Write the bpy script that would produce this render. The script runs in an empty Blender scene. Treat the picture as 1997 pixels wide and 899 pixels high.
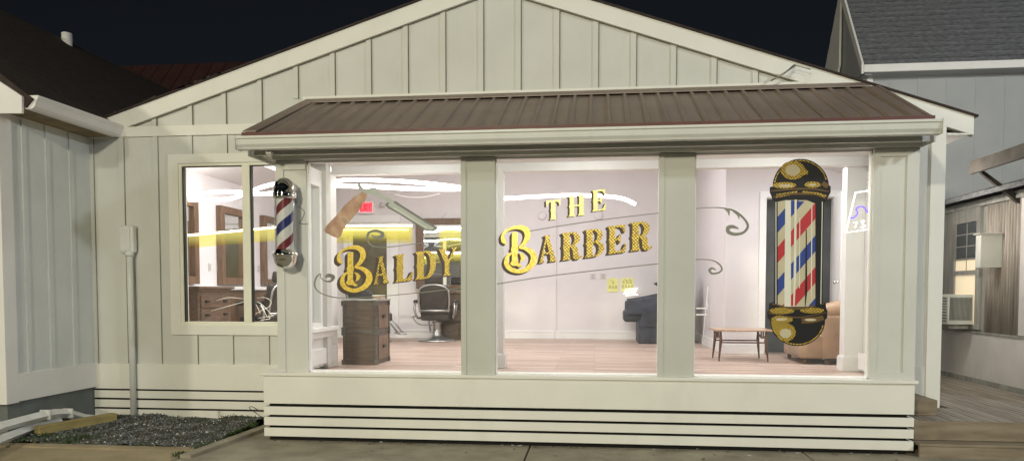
import bpy, bmesh, math, random
from mathutils import Vector, Matrix
rnd = random.Random(7)
R = math.radians
S = bpy.context.scene
# ------------------------------------------------------------------ camera
FPX, TH, DE, CX = 1440.0, R(6.4), R(2.5), 998.0
CY = 568 + FPX*math.tan(DE)
CAM = Vector((0, -7.1, 1.5))
rv = Vector((math.cos(TH), math.sin(TH), 0))
fv = Vector((-math.sin(TH)*math.cos(DE), math.cos(TH)*math.cos(DE), -math.sin(DE)))
uv = rv.cross(fv)
cd = bpy.data.cameras.new('camera'); cam = bpy.data.objects.new('camera', cd)
S.collection.objects.link(cam); S.camera = cam
cam.matrix_world = Matrix.Translation(CAM) @ Matrix((rv, uv, -fv)).transposed().to_4x4()
cd.sensor_width = 36; cd.lens = 36*FPX/1997; cd.shift_y = (CY-449.5)/1997
cd.clip_start = .05; cd.clip_end = 500
# ------------------------------------------------------------------ night sky, light
W = bpy.data.worlds.new('World'); S.world = W; W.use_nodes = True
nt = W.node_tree; bg = nt.nodes['Background']
sky = nt.nodes.new('ShaderNodeTexSky'); sky.sky_type = 'NISHITA'; sky.sun_disc = False
sky.sun_elevation = R(12); sky.sun_rotation = R(180); sky.ozone_density = 4
hs = nt.nodes.new('ShaderNodeHueSaturation'); hs.inputs['Saturation'].default_value = .5
nt.links.new(sky.outputs[0], hs.inputs['Color']); nt.links.new(hs.outputs[0], bg.inputs[0]); bg.inputs[1].default_value = .0019
sl = bpy.data.lights.new('sun', 'SUN'); sl.energy = .38; sl.angle = R(2.5); sl.color = (1, .955, .74)
so = bpy.data.objects.new('sun', sl); S.collection.objects.link(so)
d = Vector((0.03, math.cos(R(12)), -math.sin(R(12))))
so.rotation_euler = d.to_track_quat('-Z', 'Y').to_euler()
S.view_settings.view_transform = 'Standard'; S.view_settings.look = 'None'
S.view_settings.exposure = .34; S.view_settings.gamma = 1; S.view_settings.use_curve_mapping = False
S.cycles.use_denoising = True
S.cycles.max_bounces = 8; S.cycles.transparent_max_bounces = 24
# ------------------------------------------------------------------ helpers
def ray(px, py): return fv + rv*((px-CX)/FPX) + uv*((CY-py)/FPX)
def PY(px, py, Y): d = ray(px, py); return CAM + d*((Y-CAM.y)/d.y)
def PX(px, py, X): d = ray(px, py); return CAM + d*((X-CAM.x)/d.x)
def PZ(px, py, Z): d = ray(px, py); return CAM + d*((Z-CAM.z)/d.z)
COL = S.collection
def tag(o, label=None, cat=None, group=None, kind=None):
    if label: o['label'] = label
    if cat: o['category'] = cat
    if group: o['group'] = group
    if kind: o['kind'] = kind
    return o
def empty(name, loc, label=None, cat=None, group=None, rz=0):
    o = bpy.data.objects.new(name, None); COL.objects.link(o)
    o.location = loc; o.rotation_euler.z = rz; o.empty_display_size = .1
    return tag(o, label, cat, group)
class MB:
    def __init__(s): s.bm = bmesh.new(); s.mi = 0
    def _f(s, fs):
        for f in fs: f.material_index = s.mi
    def box(s, x0, x1, y0, y1, z0, z1, bev=0, M=None, seg=2):
        r = bmesh.ops.create_cube(s.bm, size=1)
        vs = r['verts']
        for v in vs:
            v.co = Vector(((x0+x1)/2+v.co.x*(x1-x0), (y0+y1)/2+v.co.y*(y1-y0), (z0+z1)/2+v.co.z*(z1-z0)))
        fs = list({f for v in vs for f in v.link_faces}); s._f(fs)
        if bev:
            es = list({e for v in vs for e in v.link_edges})
            rr = bmesh.ops.bevel(s.bm, geom=es, offset=bev, segments=seg, affect='EDGES', profile=.6, material=-1)
            vs = list({v for f in rr['faces'] for v in f.verts} | {v for v in vs if v.is_valid})
            s._f([f for v in vs for f in v.link_faces])
            for f in rr['faces']: f.smooth = True
        if M:
            for v in vs: v.co = M @ v.co
        return vs
    def poly(s, pts):
        vs = [s.bm.verts.new(p) for p in pts]; f = s.bm.faces.new(vs); f.material_index = s.mi; return f
    def prism(s, pts, ext):
        """closed polygon pts swept along ext"""
        ext = Vector(ext); a = [s.bm.verts.new(p) for p in pts]; b = [s.bm.verts.new(Vector(p)+ext) for p in pts]
        fs = [s.bm.faces.new(a), s.bm.faces.new(b[::-1])]
        n = len(a)
        for i in range(n): fs.append(s.bm.faces.new((a[i], b[i], b[(i+1) % n], a[(i+1) % n])))
        s._f(fs)
    def tube(s, pts, r, seg=8, closed=False, smooth=True):
        pts = [Vector(p) for p in pts]; n = len(pts); rings = []
        rr = r if isinstance(r, (list, tuple)) else [r]*n
        prev = None
        for i, p in enumerate(pts):
            if closed: t = (pts[(i+1) % n]-pts[i-1])
            else: t = pts[min(i+1, n-1)]-pts[max(i-1, 0)]
            if t.length < 1e-9: t = Vector((0, 0, 1))
            t.normalize()
            if prev is None:
                a = t.cross(Vector((0, 0, 1)));
                if a.length < .1: a = t.cross(Vector((1, 0, 0)))
            else: a = prev - t*prev.dot(t)
            a.normalize(); prev = a; b = t.cross(a)
            rings.append([s.bm.verts.new(p+(a*math.cos(2*math.pi*k/seg)+b*math.sin(2*math.pi*k/seg))*rr[i]) for k in range(seg)])
        m = n if closed else n-1
        for i in range(m):
            A, B = rings[i], rings[(i+1) % n]
            for k in range(seg):
                f = s.bm.faces.new((A[k], A[(k+1) % seg], B[(k+1) % seg], B[k])); f.smooth = smooth; f.material_index = s.mi
        if not closed:
            s._f([s.bm.faces.new(rings[0][::-1]), s.bm.faces.new(rings[-1])])
    def lathe(s, prof, c=(0, 0, 0), seg=24, smooth=True, M=None):
        """prof: list of (r,z)"""
        c = Vector(c); rings = []
        for r, z in prof:
            if r < 1e-5: rings.append([s.bm.verts.new(c+Vector((0, 0, z)))])
            else: rings.append([s.bm.verts.new(c+Vector((r*math.cos(2*math.pi*k/seg), r*math.sin(2*math.pi*k/seg), z))) for k in range(seg)])
        for A, B in zip(rings, rings[1:]):
            for k in range(seg):
                k2 = (k+1) % seg
                if len(A) == 1 and len(B) == 1: continue
                if len(A) == 1: f = s.bm.faces.new((A[0], B[k2], B[k]))
                elif len(B) == 1: f = s.bm.faces.new((A[k], A[k2], B[0]))
                else: f = s.bm.faces.new((A[k], A[k2], B[k2], B[k]))
                f.smooth = smooth; f.material_index = s.mi
        if M:
            for ring in rings:
                for v in ring: v.co = M @ v.co
    def build(s, name, mats, parent=None, loc=None, fix=True):
        if fix: bmesh.ops.recalc_face_normals(s.bm, faces=s.bm.faces[:])
        me = bpy.data.meshes.new(name); s.bm.to_mesh(me); s.bm.free()
        for m in (mats if isinstance(mats, (list, tuple)) else [mats]): me.materials.append(m)
        o = bpy.data.objects.new(name, me); COL.objects.link(o)
        if parent:
            o.parent = parent
        if loc is not None: o.location = loc
        return o
def bx(name, m, parent, x0, x1, y0, y1, z0, z1, bev=0):
    b = MB(); b.box(x0, x1, y0, y1, z0, z1, bev); return b.build(name, m, parent)
def rel(o):
    """parent empties sit away from the origin: shift a child built in world coordinates"""
    p = o.parent
    if p is not None:
        w = Matrix.Identity(4); q = p; chain = []
        while q is not None: chain.append(q); q = q.parent
        for q in reversed(chain): w = w @ Matrix.Translation(q.location) @ q.rotation_euler.to_matrix().to_4x4()
        o.data.transform(w.inverted())
    return o
def copy_tree(o, parent=None):
    c = o.copy(); COL.objects.link(c)
    if parent: c.parent = parent
    for ch in o.children: copy_tree(ch, c)
    return c
# ------------------------------------------------------------------ materials
def mat(name, col, rough=.6, metal=0, var=.12, scale=6, bump=.0, bscale=60, emit=None, es=0, stretch=(1, 1, 1), spec=.4, dirt=0, dcol=(.2, .17, .12), alpha=1):
    m = bpy.data.materials.new(name); m.use_nodes = True; n = m.node_tree.nodes; l = m.node_tree.links
    b = n['Principled BSDF']; b.inputs['Roughness'].default_value = rough; b.inputs['Metallic'].default_value = metal
    b.inputs['Specular IOR Level'].default_value = spec
    if emit:
        b.inputs['Emission Color'].default_value = (*emit, 1); b.inputs['Emission Strength'].default_value = es
    tc = n.new('ShaderNodeTexCoord'); mp = n.new('ShaderNodeMapping'); mp.inputs['Scale'].default_value = stretch
    l.new(tc.outputs['Object'], mp.inputs[0])
    nz = n.new('ShaderNodeTexNoise'); nz.inputs['Scale'].default_value = scale; nz.inputs['Detail'].default_value = 5
    l.new(mp.outputs[0], nz.inputs['Vector'])
    cr = n.new('ShaderNodeMapRange'); cr.inputs['From Min'].default_value = .3; cr.inputs['From Max'].default_value = .7
    cr.inputs['To Min'].default_value = 1-var; cr.inputs['To Max'].default_value = 1+var
    l.new(nz.outputs[0], cr.inputs[0])
    mx = n.new('ShaderNodeVectorMath'); mx.operation = 'SCALE'; mx.inputs[0].default_value = col
    l.new(cr.outputs[0], mx.inputs['Scale'])
    out = mx.outputs[0]
    if dirt:
        n2 = n.new('ShaderNodeTexNoise'); n2.inputs['Scale'].default_value = 2.2; n2.inputs['Detail'].default_value = 9; n2.inputs['Roughness'].default_value = .7
        mp2 = n.new('ShaderNodeMapping'); mp2.inputs['Scale'].default_value = (1, 1, .35); l.new(tc.outputs['Object'], mp2.inputs[0]); l.new(mp2.outputs[0], n2.inputs['Vector'])
        r2 = n.new('ShaderNodeMapRange'); r2.inputs['From Min'].default_value = .52; r2.inputs['From Max'].default_value = .8; r2.inputs['To Max'].default_value = dirt
        l.new(n2.outputs[0], r2.inputs[0])
        m2 = n.new('ShaderNodeMix'); m2.data_type = 'RGBA'; l.new(r2.outputs[0], m2.inputs['Factor']); l.new(out, m2.inputs['A']); m2.inputs['B'].default_value = (*dcol, 1)
        out = m2.outputs['Result']
    l.new(out, b.inputs['Base Color'])
    if bump:
        nb = n.new('ShaderNodeTexNoise'); nb.inputs['Scale'].default_value = bscale; nb.inputs['Detail'].default_value = 3
        l.new(mp.outputs[0], nb.inputs['Vector'])
        bp = n.new('ShaderNodeBump'); bp.inputs['Strength'].default_value = bump; bp.inputs['Distance'].default_value = .01
        l.new(nb.outputs[0], bp.inputs['Height']); l.new(bp.outputs[0], b.inputs['Normal'])
    b.inputs['Alpha'].default_value = alpha
    return m
def emis(name, col, st):
    m = bpy.data.materials.new(name); m.use_nodes = True; n = m.node_tree.nodes
    b = n['Principled BSDF']; b.inputs['Base Color'].default_value = (*[min(1, c) for c in col], 1)
    b.inputs['Emission Color'].default_value = (*col, 1); b.inputs['Emission Strength'].default_value = st
    return m
def clear(name, tint=(1, 1, 1), refl=.05, haze=0, hazecol=(.8, .8, .8)):
    """thin window glass: see-through with a weak mirror coat and a little film of dust"""
    m = bpy.data.materials.new(name); m.use_nodes = True; n = m.node_tree.nodes; l = m.node_tree.links
    n.remove(n['Principled BSDF']); out = n['Material Output']
    t = n.new('ShaderNodeBsdfTransparent'); t.inputs[0].default_value = (*tint, 1)
    g = n.new('ShaderNodeBsdfGlossy'); g.inputs['Roughness'].default_value = .01; g.inputs[0].default_value = (1, 1, 1, 1)
    lw = n.new('ShaderNodeLayerWeight'); lw.inputs['Blend'].default_value = .25
    mr = n.new('ShaderNodeMapRange'); mr.inputs['To Min'].default_value = refl; mr.inputs['To Max'].default_value = .7
    l.new(lw.outputs['Fresnel'], mr.inputs[0])
    ms = n.new('ShaderNodeMixShader'); l.new(mr.outputs[0], ms.inputs[0]); l.new(t.outputs[0], ms.inputs[1]); l.new(g.outputs[0], ms.inputs[2])
    last = ms
    if haze:
        df = n.new('ShaderNodeBsdfDiffuse'); df.inputs[0].default_value = (*hazecol, 1)
        tc = n.new('ShaderNodeTexCoord'); nz = n.new('ShaderNodeTexNoise'); nz.inputs['Scale'].default_value = 2.5; nz.inputs['Detail'].default_value = 8
        l.new(tc.outputs['Object'], nz.inputs['Vector'])
        r2 = n.new('ShaderNodeMapRange'); r2.inputs['From Min'].default_value = .3; r2.inputs['From Max'].default_value = .75; r2.inputs['To Min'].default_value = haze*.4; r2.inputs['To Max'].default_value = haze*1.6
        l.new(nz.outputs[0], r2.inputs[0])
        m3 = n.new('ShaderNodeMixShader'); l.new(r2.outputs[0], m3.inputs[0]); l.new(ms.outputs[0], m3.inputs[1]); l.new(df.outputs[0], m3.inputs[2]); last = m3
    l.new(last.outputs[0], out.inputs[0])
    return m
def plankmat(name, c1, c2, w, length, axis, rough=.5, gap=.3, grain=.25, bump=.0):
    """planks along `axis` (0 = X, 1 = Y)"""
    m = bpy.data.materials.new(name); m.use_nodes = True; n = m.node_tree.nodes; l = m.node_tree.links
    b = n['Principled BSDF']; b.inputs['Roughness'].default_value = rough
    tc = n.new('ShaderNodeTexCoord'); mp = n.new('ShaderNodeMapping')
    if axis == 1: mp.inputs['Rotation'].default_value = (0, 0, R(90))
    l.new(tc.outputs['Object'], mp.inputs[0])
    br = n.new('ShaderNodeTexBrick'); br.inputs['Scale'].default_value = 1; br.inputs['Brick Width'].default_value = length; br.inputs['Row Height'].default_value = w
    br.inputs['Mortar Size'].default_value = .003 if axis == 0 else .007; br.offset = .37; br.inputs['Color1'].default_value = (*c1, 1); br.inputs['Color2'].default_value = (*c2, 1)
    br.inputs['Mortar'].default_value = (*[c*gap for c in c1], 1); br.inputs['Mortar Smooth'].default_value = .2
    l.new(mp.outputs[0], br.inputs['Vector'])
    m2 = n.new('ShaderNodeMapping'); m2.inputs['Scale'].default_value = (.7, 14, 1); l.new(mp.outputs[0], m2.inputs[0])
    nz = n.new('ShaderNodeTexNoise'); nz.inputs['Scale'].default_value = 3; nz.inputs['Detail'].default_value = 6; l.new(m2.outputs[0], nz.inputs['Vector'])
    mr = n.new('ShaderNodeMapRange'); mr.inputs['From Min'].default_value = .3; mr.inputs['From Max'].default_value = .7; mr.inputs['To Min'].default_value = 1-grain; mr.inputs['To Max'].default_value = 1+grain
    l.new(nz.outputs[0], mr.inputs[0])
    vm = n.new('ShaderNodeVectorMath'); vm.operation = 'SCALE'; l.new(br.outputs[0], vm.inputs[0]); l.new(mr.outputs[0], vm.inputs['Scale'])
    l.new(vm.outputs[0], b.inputs['Base Color'])
    return m
def goldmat(name, dots=True, sc=46, rp=(.34, .60), c1=(.90, .69, .12), c2=(.20, .11, .01)):
    m = bpy.data.materials.new(name); m.use_nodes = True; n = m.node_tree.nodes; l = m.node_tree.links
    b = n['Principled BSDF']; b.inputs['Roughness'].default_value = .35; b.inputs['Metallic'].default_value = .25
    tc = n.new('ShaderNodeTexCoord'); mp = n.new('ShaderNodeMapping'); mp.inputs['Rotation'].default_value = (0, R(40), 0); l.new(tc.outputs['Object'], mp.inputs[0])
    if dots:
        vo = n.new('ShaderNodeTexVoronoi'); vo.inputs['Scale'].default_value = sc; vo.inputs['Randomness'].default_value = .15; l.new(mp.outputs[0], vo.inputs['Vector']); src = vo.outputs['Distance']
    else:
        wv = n.new('ShaderNodeTexNoise'); wv.inputs['Scale'].default_value = 40; wv.inputs['Detail'].default_value = 3; l.new(mp.outputs[0], wv.inputs['Vector']); src = wv.outputs[0]
    cr = n.new('ShaderNodeValToRGB'); l.new(src, cr.inputs[0])
    e = cr.color_ramp.elements
    if dots:
        e[0].position = rp[0]; e[0].color = (*c1, 1); e[1].position = rp[1]; e[1].color = (*c2, 1)
    else:
        e[0].position = .3; e[0].color = (.72, .46, .04, 1); e[1].position = .58; e[1].color = (.95, .72, .14, 1)
    l.new(cr.outputs[0], b.inputs['Base Color'])
    return m
M = {}
M['paint'] = mat('painted white siding', (.74, .735, .69), .55, var=.03, scale=3, bump=.12, bscale=90, dirt=.22, dcol=(.42, .39, .31))
M['siding'] = mat('siding panel', (.655, .65, .605), .65, var=.04, scale=2, bump=.25, bscale=120, dirt=.22, dcol=(.40, .38, .29))
M['nbpaint'] = mat('neighbour siding', (.66, .68, .66), .6, var=.05, scale=3, bump=.2, bscale=100, dirt=.12, dcol=(.40, .42, .42))
M['nbtrim'] = mat('neighbour trim', (.78, .76, .74), .55, var=.03, scale=3, dirt=.15, dcol=(.5, .48, .42))
M['gray_block'] = mat('painted block foundation', (.15, .165, .16), .8, var=.15, scale=5, bump=.3, dirt=.3)
M['trim'] = mat('bright trim', (.80, .785, .72), .5, var=.025, scale=3, dirt=.22, dcol=(.48, .45, .36))
M['metal_roof'] = mat('brown metal roof', (.275, .215, .178), .5, .15, var=.09, scale=3, dirt=.25, dcol=(.33, .27, .21))
M['red_edge'] = mat('dark red drip edge', (.12, .042, .036), .5, var=.15)
M['gutter'] = mat('white gutter', (.68, .68, .63), .4, var=.04, scale=5, dirt=.35, dcol=(.33, .30, .22))
M['postpaint'] = mat('olive tinted post paint', (.57, .57, .52), .6, var=.04, scale=2, bump=.15, dirt=.15, dcol=(.40, .38, .28))
M['joint'] = mat('dark joint', (.20, .19, .14), .9, var=.15)  # painted shadow lines beside the battens
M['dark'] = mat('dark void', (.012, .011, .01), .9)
M['iwall'] = mat('pale interior wall', (.74, .70, .705), .7, var=.015, scale=2)
M['iwhite'] = mat('white interior paint', (.82, .81, .79), .5, var=.01)
M['ifloor'] = plankmat('wood plank floor', (.38, .26, .20), (.60, .46, .39), .10, 1.2, 0, .45, gap=.6, grain=.3)
M['wood'] = mat('brown wood', (.15, .082, .046), .4, var=.3, scale=5, stretch=(6, 6, .8))
M['dkwood'] = mat('dark worn wood', (.095, .062, .042), .45, var=.4, scale=5, stretch=(1, 1, 6), dirt=.3, dcol=(.16, .12, .09))
M['chestwood'] = mat('grey brown carved wood', (.16, .10, .065), .45, var=.3, scale=6, stretch=(5, 1, 5))
M['walnut'] = mat('walnut wood', (.13, .055, .03), .35, var=.3, scale=5, stretch=(1, 1, 5))
M['topwood'] = mat('pale worn table top', (.46, .30, .2), .3, var=.2, scale=5, stretch=(4, 1, 1))
M['steel'] = mat('brushed steel', (.45, .45, .44), .3, .9, var=.1)
M['chrome'] = mat('chrome', (.72, .72, .70), .07, 1, var=.02)
M['blackleather'] = mat('black leather', (.036, .031, .029), .35, var=.3, scale=9, bump=.3, bscale=40)
M['charcoal'] = mat('charcoal upholstery', (.032, .037, .055), .6, var=.5, scale=6, bump=.4, bscale=20)
M['tan'] = mat('tan leather', (.40, .26, .16), .42, var=.3, scale=3, bump=.5, bscale=9, dirt=.4, dcol=(.26, .13, .06))
M['mirror'] = mat('mirror', (.9, .92, .93), .02, 1, var=0)
M['glass'] = clear('window glass', (.97, .985, .975), .035, haze=.065)
M['sideglass'] = clear('side glass', (.86, .95, .90), .06, haze=.10, hazecol=(.55, .7, .62))
M['darkglass'] = mat('dark door glass', (.10, .085, .04), .2, var=.4, scale=3)
M['red'] = mat('decal red', (.52, .035, .045), .5, var=.06)
M['blue'] = mat('decal blue', (.03, .065, .29), .5, var=.06)
M['cream'] = mat('decal cream', (.60, .53, .36), .5, var=.08)
M['bone'] = mat('decal off white', (.80, .78, .66), .5, var=.04)
M['dblack'] = mat('decal black', (.012, .012, .014), .4, var=.1)
M['dbrown'] = mat('decal brown', (.15, .085, .03), .4, var=.2)
M['scroll'] = mat('decal grey scroll', (.26, .26, .215), .6, var=.1)
M['goldd'] = goldmat('engraved gold', True); M['golds'] = goldmat('brushed gold', False)
M['goldf'] = goldmat('fine engraved gold', True, 50, (.24, .50), (.80, .60, .12))
M['goldp'] = goldmat('pale engraved gold', True, 50, (.40, .70), (.92, .84, .34), (.50, .42, .14))
M['drop'] = mat('letter shadow brown', (.085, .055, .042), .5, var=.2)
M['led'] = emis('white led tube', (1, .98, .93), 9)
M['ledw'] = emis('warm white led tube', (1, .93, .6), 5)
M['concrete'] = mat('sidewalk concrete', (.30, .27, .20), .85, var=.22, scale=3, bump=.5, bscale=60, dirt=.7, dcol=(.10, .085, .06))
M['tanconc'] = mat('tan sandy concrete', (.34, .275, .17), .9, var=.18, scale=3, bump=.5, bscale=70, dirt=.4, dcol=(.16, .13, .08))
M['asphalt'] = mat('asphalt', (.05, .05, .05), .9, var=.2, bump=.4)
M['soil'] = mat('dark soil', (.045, .047, .036), .95, var=.5, scale=12, bump=.8, bscale=40)
M['stone'] = mat('gravel grey', (.14, .15, .155), .9, var=.6, scale=18)
M['stone2'] = mat('gravel pale', (.5, .5, .48), .8, var=.2, scale=9)
M['stone3'] = mat('gravel brown', (.12, .10, .07), .9, var=.4, scale=9)
M['grass'] = mat('weed green', (.05, .085, .025), .7, var=.4, scale=9)
M['lumber'] = mat('yellow lumber', (.36, .29, .12), .75, var=.2, scale=4, stretch=(1, 5, 5), dirt=.3)
M['soffit'] = mat('brown soffit board', (.22, .16, .09), .8, var=.3)
M['awnbrown'] = mat('dark brown awning board', (.09, .08, .07), .8, var=.3)
M['pvc'] = mat('white downspout', (.74, .74, .71), .4, var=.05, dirt=.45, dcol=(.25, .23, .18))
M['deck'] = plankmat('weathered deck', (.27, .235, .19), (.36, .32, .27), .14, 3.5, 1, .85, gap=.25, grain=.3)
M['deckside'] = mat('weathered riser board', (.25, .20, .14), .85, var=.25, scale=3, stretch=(1, 4, 6), dirt=.5, dcol=(.08, .07, .05))
M['shingle'] = mat('roof shingle', (.15, .155, .165), .9, var=.35, scale=14, stretch=(1, 1, 3), bump=.5, bscale=60)
M['darkshingle'] = mat('dark roof shingle', (.045, .032, .027), .95, var=.3, scale=10, bump=.4)
M['maroon'] = mat('maroon metal roof', (.05, .018, .018), .9, var=.2, scale=3)
M['lowwall'] = mat('painted lower wall', (.68, .66, .66), .7, var=.08, scale=2, bump=.2, dirt=.3, dcol=(.28, .27, .27))
M['bluegray'] = mat('blue grey siding', (.37, .38, .385), .7, var=.06, scale=2, bump=.15, dirt=.15, dcol=(.22, .25, .27))
M['weathered'] = mat('weathered grey boards', (.34, .34, .32), .8, var=.25, scale=4, stretch=(3, 3, .5), dirt=.5, dcol=(.12, .11, .10))
M['rust'] = mat('corrugated rusty panel', (.38, .345, .31), .7, .1, var=.25, scale=4, stretch=(3, 3, .4), dirt=.6, dcol=(.22, .11, .06))
M['acwhite'] = mat('air conditioner plastic', (.62, .63, .60), .5, var=.05, dirt=.2)
M['rubber'] = mat('black rubber', (.02, .02, .02), .6)
M['plate'] = mat('cream switch plate', (.62, .58, .55), .4, var=.02)
# ================================================================== GROUND
def sheet(name, m, pts, z, kind='structure'):
    b = MB(); b.poly([(x, y, z) for x, y in pts]); o = b.build(name, m, fix=False); return tag(o, kind=kind)
sheet('ground', M['asphalt'], [(-90, -90), (90, -90), (90, 160), (-90, 160)], -.06)
b = MB()
joints = [-9, -3.72, -.62, 1.94, 5.2, 9]
for a, c in zip(joints, joints[1:]):
    b.box(a+.008, c-.008, -3.4, 1.2 if a > -3.8 else -.62, -.12, 0, .006)
tag(b.build('sidewalk', M['concrete']), kind='structure')
b = MB(); b.box(-9, -3.735, -.615, -.46, -.1, .012, .006); b.box(-9, -3.735, -1.9, -.64, -.1, .004); tag(b.build('path', M['tanconc']), kind='structure')
b = MB()
p0 = PZ(515, 827, .04); p1 = PZ(350, 886, .03)
dv = (p1-p0).normalized(); nn = Vector((-dv.y, dv.x, 0))
b.prism([p0+nn*.0-dv*.3, p0+nn*.11-dv*.3, p1+nn*.11, p1], (0, 0, -.12)); tag(b.build('kerb', M['concrete']), kind='structure')
# uneven gravel bed
b = MB(); N = 34; V = {}
gx0, gx1, gy0, gy1 = -9, -3.72, -.46, 1.3
def gz(x, y):
    return .012+.045*max(0, min(1, (y+.4)/1.2)) + .016*math.sin(x*5.1+y*3)+.010*math.sin(x*13-y*9)
for i in range(N+1):
    for j in range(N//2+1):
        x = gx0+(gx1-gx0)*i/N; y = gy0+(gy1-gy0)*j/(N//2)
        V[i, j] = b.bm.verts.new((x, y, gz(x, y)))
for i in range(N):
    for j in range(N//2):
        f = b.bm.faces.new((V[i, j], V[i+1, j], V[i+1, j+1], V[i, j+1])); f.smooth = True
tag(b.build('soil', M['soil']), kind='structure')
b = MB()
for k in range(6500):
    x = rnd.uniform(-6.6, -3.72); y = rnd.uniform(-.5, .93)
    edge = p1.x + (p0.x-p1.x)*max(0, min(1, (y-p1.y)/(p0.y-p1.y)))
    if x > edge-.02 and y < .9: continue
    s = rnd.uniform(.004, .013)*(1.6 if rnd.random() < .06 else 1)
    b.mi = 1 if rnd.random() < .05 else (2 if rnd.random() < .25 else 0)
    z = gz(x, y)+s*.3; c = Vector((x, y, z)); a = rnd.uniform(0, 6.3)
    vs = []
    for q in range(4): vs.append(b.bm.verts.new(c+Vector((s*rnd.uniform(.7, 1.5)*math.cos(a+q*1.57), s*rnd.uniform(.6, 1.1)*math.sin(a+q*1.57), -s*.4))))
    t1 = b.bm.verts.new(c+Vector((s*.3*math.cos(a), s*.3*math.sin(a), s*rnd.uniform(.4, .8)))); t2 = b.bm.verts.new(c+Vector((-s*.4*math.cos(a), -s*.2*math.sin(a), s*rnd.uniform(.4, .8))))
    for tri in ((vs[0], vs[1], t1), (vs[1], t2, t1), (vs[1], vs[2], t2), (vs[2], vs[3], t2), (vs[3], t1, t2), (vs[3], vs[0], t1)):
        f = b.bm.faces.new(tri); f.material_index = b.mi
tag(b.build('gravel', [M['stone'], M['stone2'], M['stone3']], fix=False), kind='stuff')
def blades(b, x, y, n, h, sp):
    for k in range(n):
        a = rnd.uniform(0, 6.28); r = sp*rnd.random(); bx_, by_ = x+r*math.cos(a), y+r*math.sin(a); hh = h*rnd.uniform(.4, 1); l = rnd.uniform(0, 6.28); w = rnd.uniform(.003, .007)
        z = max(0, gz(bx_, by_)-.01); dx, dy = math.cos(l), math.sin(l)
        p = [Vector((bx_-dy*w, by_+dx*w, z)), Vector((bx_+dy*w, by_-dx*w, z)), Vector((bx_+dx*hh*.3+dy*w*.7, by_+dy*hh*.3-dx*w*.7, z+hh*.7)), Vector((bx_+dx*hh*.7, by_+dy*hh*.7, z+hh))]
        b.poly(p)
b = MB()
for k in range(60):
    t = rnd.random(); blades(b, -5.95+rnd.uniform(-.35, .9)*1, -.33+rnd.uniform(-.12, .22), 10, .05, .07)
for k in range(30):
    t = rnd.random(); q = p0.lerp(p1, t); blades(b, q.x-.06, q.y, 8, .045, .05)
for k in range(26): blades(b, rnd.uniform(-5.9, -4), -.45+rnd.uniform(-.02, .05), 7, .03, .05)
for k in range(12): blades(b, rnd.uniform(-5.0, -3.5), .84, 8, .05, .05)
tag(b.build('ground_weeds', M['grass'], fix=False), kind='stuff')
# fallen leaves and litter along the foot of the bay
b = MB()
for k in range(90):
    x = rnd.uniform(-3.2, 2.8); y = rnd.uniform(-.12, .02) if k % 4 else rnd.uniform(-.6, 0); s = rnd.uniform(.008, .024); a = rnd.uniform(0, 6.28)
    b.mi = 0 if rnd.random() < .75 else 1
    b.poly([(x+s*math.cos(a+q), y+s*math.sin(a+q)*.6, .006+.012*rnd.random()) for q in (0, 1.4, 2.6, 3.9, 5.1)])
tag(b.build('leaf_litter', [mat('dry leaf', (.09, .05, .025), .9), M['stone2']], fix=False), kind='stuff')
# ================================================================== THE SHOP
shop = empty('barber_shop', (0, 0, 0), 'white board and batten barber shop with lit bay window and brown metal awning roof', 'building')
YF = .95            # front wall plane
XL, XR = -5.83, 3.53
AX, AZ = -1.05, 4.92
def rakez(x): return AZ-(AX-x)*.315 if x < AX else AZ-(x-AX)*.3415
# -- lower wall: siding boxes around the window
wx0, wx1, wz0, wz1 = -4.86, -3.12, 1.0, 3.06   # trim outer
b = MB()
b.box(XL, wx0+.06, YF, YF+.14, .66, 3.30); b.box(wx0+.06, -3.0, YF, YF+.14, .66, wz0+.06); b.box(wx0+.06, -3.0, YF, YF+.14, wz1-.06, 3.30)
b.box(-3.3, -3.0, YF+.0, YF+.14, wz0+.06, wz1-.06)
# battens
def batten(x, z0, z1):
    b.mi = 0; b.box(x-.06, x, YF-.014, YF+.01, z0, z1); b.mi = 1; b.box(x, x+.008, YF-.002, YF+.01, z0, z1); b.mi = 0  # dark strip paints the shadow line at the batten's right edge
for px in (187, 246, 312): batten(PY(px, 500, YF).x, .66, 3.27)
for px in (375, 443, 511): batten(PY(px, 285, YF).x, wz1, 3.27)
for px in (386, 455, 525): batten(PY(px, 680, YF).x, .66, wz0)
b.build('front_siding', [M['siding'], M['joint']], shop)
# right of the bay (narrow return) 
b = MB(); b.box(2.93, XR-.11, YF, YF+.14, .42, 3.2); b.box(3.05, 3.09, YF-.012, YF+.01, .7, 3.2)
b.box(2.92, XR-.1, YF-.014, YF+.01, .42, .72); b.build('side_siding', M['siding'], shop)
bx('corner_board', M['trim'], shop, XR-.13, XR+.012, YF-.03, YF+.16, .30, 3.33, .003)
# -- gable siding: polygon
b = MB()
b.prism([(XL, YF+.02, 3.29), (XR, YF+.02, 3.29), (XR, YF+.02, rakez(XR)-.1), (AX, YF+.02, AZ-.06), (XL, YF+.02, rakez(XL)-.1)], (0, .12, 0))
xs = [PY(p, 300 if p < 550 else 150, YF).x for p in (305, 375, 441, 511, 580, 652, 723, 795, 868, 942, 1015, 1090, 1166, 1240, 1318, 1397, 1478, 1556)]
for x in xs:
    zt = rakez(x)-.16
    zb = 3.37 if x < -3.4 else 3.655
    if zt > zb: b.box(x-.055, x, YF+.004, YF+.03, zb, zt); b.mi = 1; b.box(x, x+.009, YF+.001, YF+.025, zb, zt); b.mi = 0  # shadow line of each gable batten painted as a dark strip
b.build('gable_siding', [M['siding'], M['joint']], shop)
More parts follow.
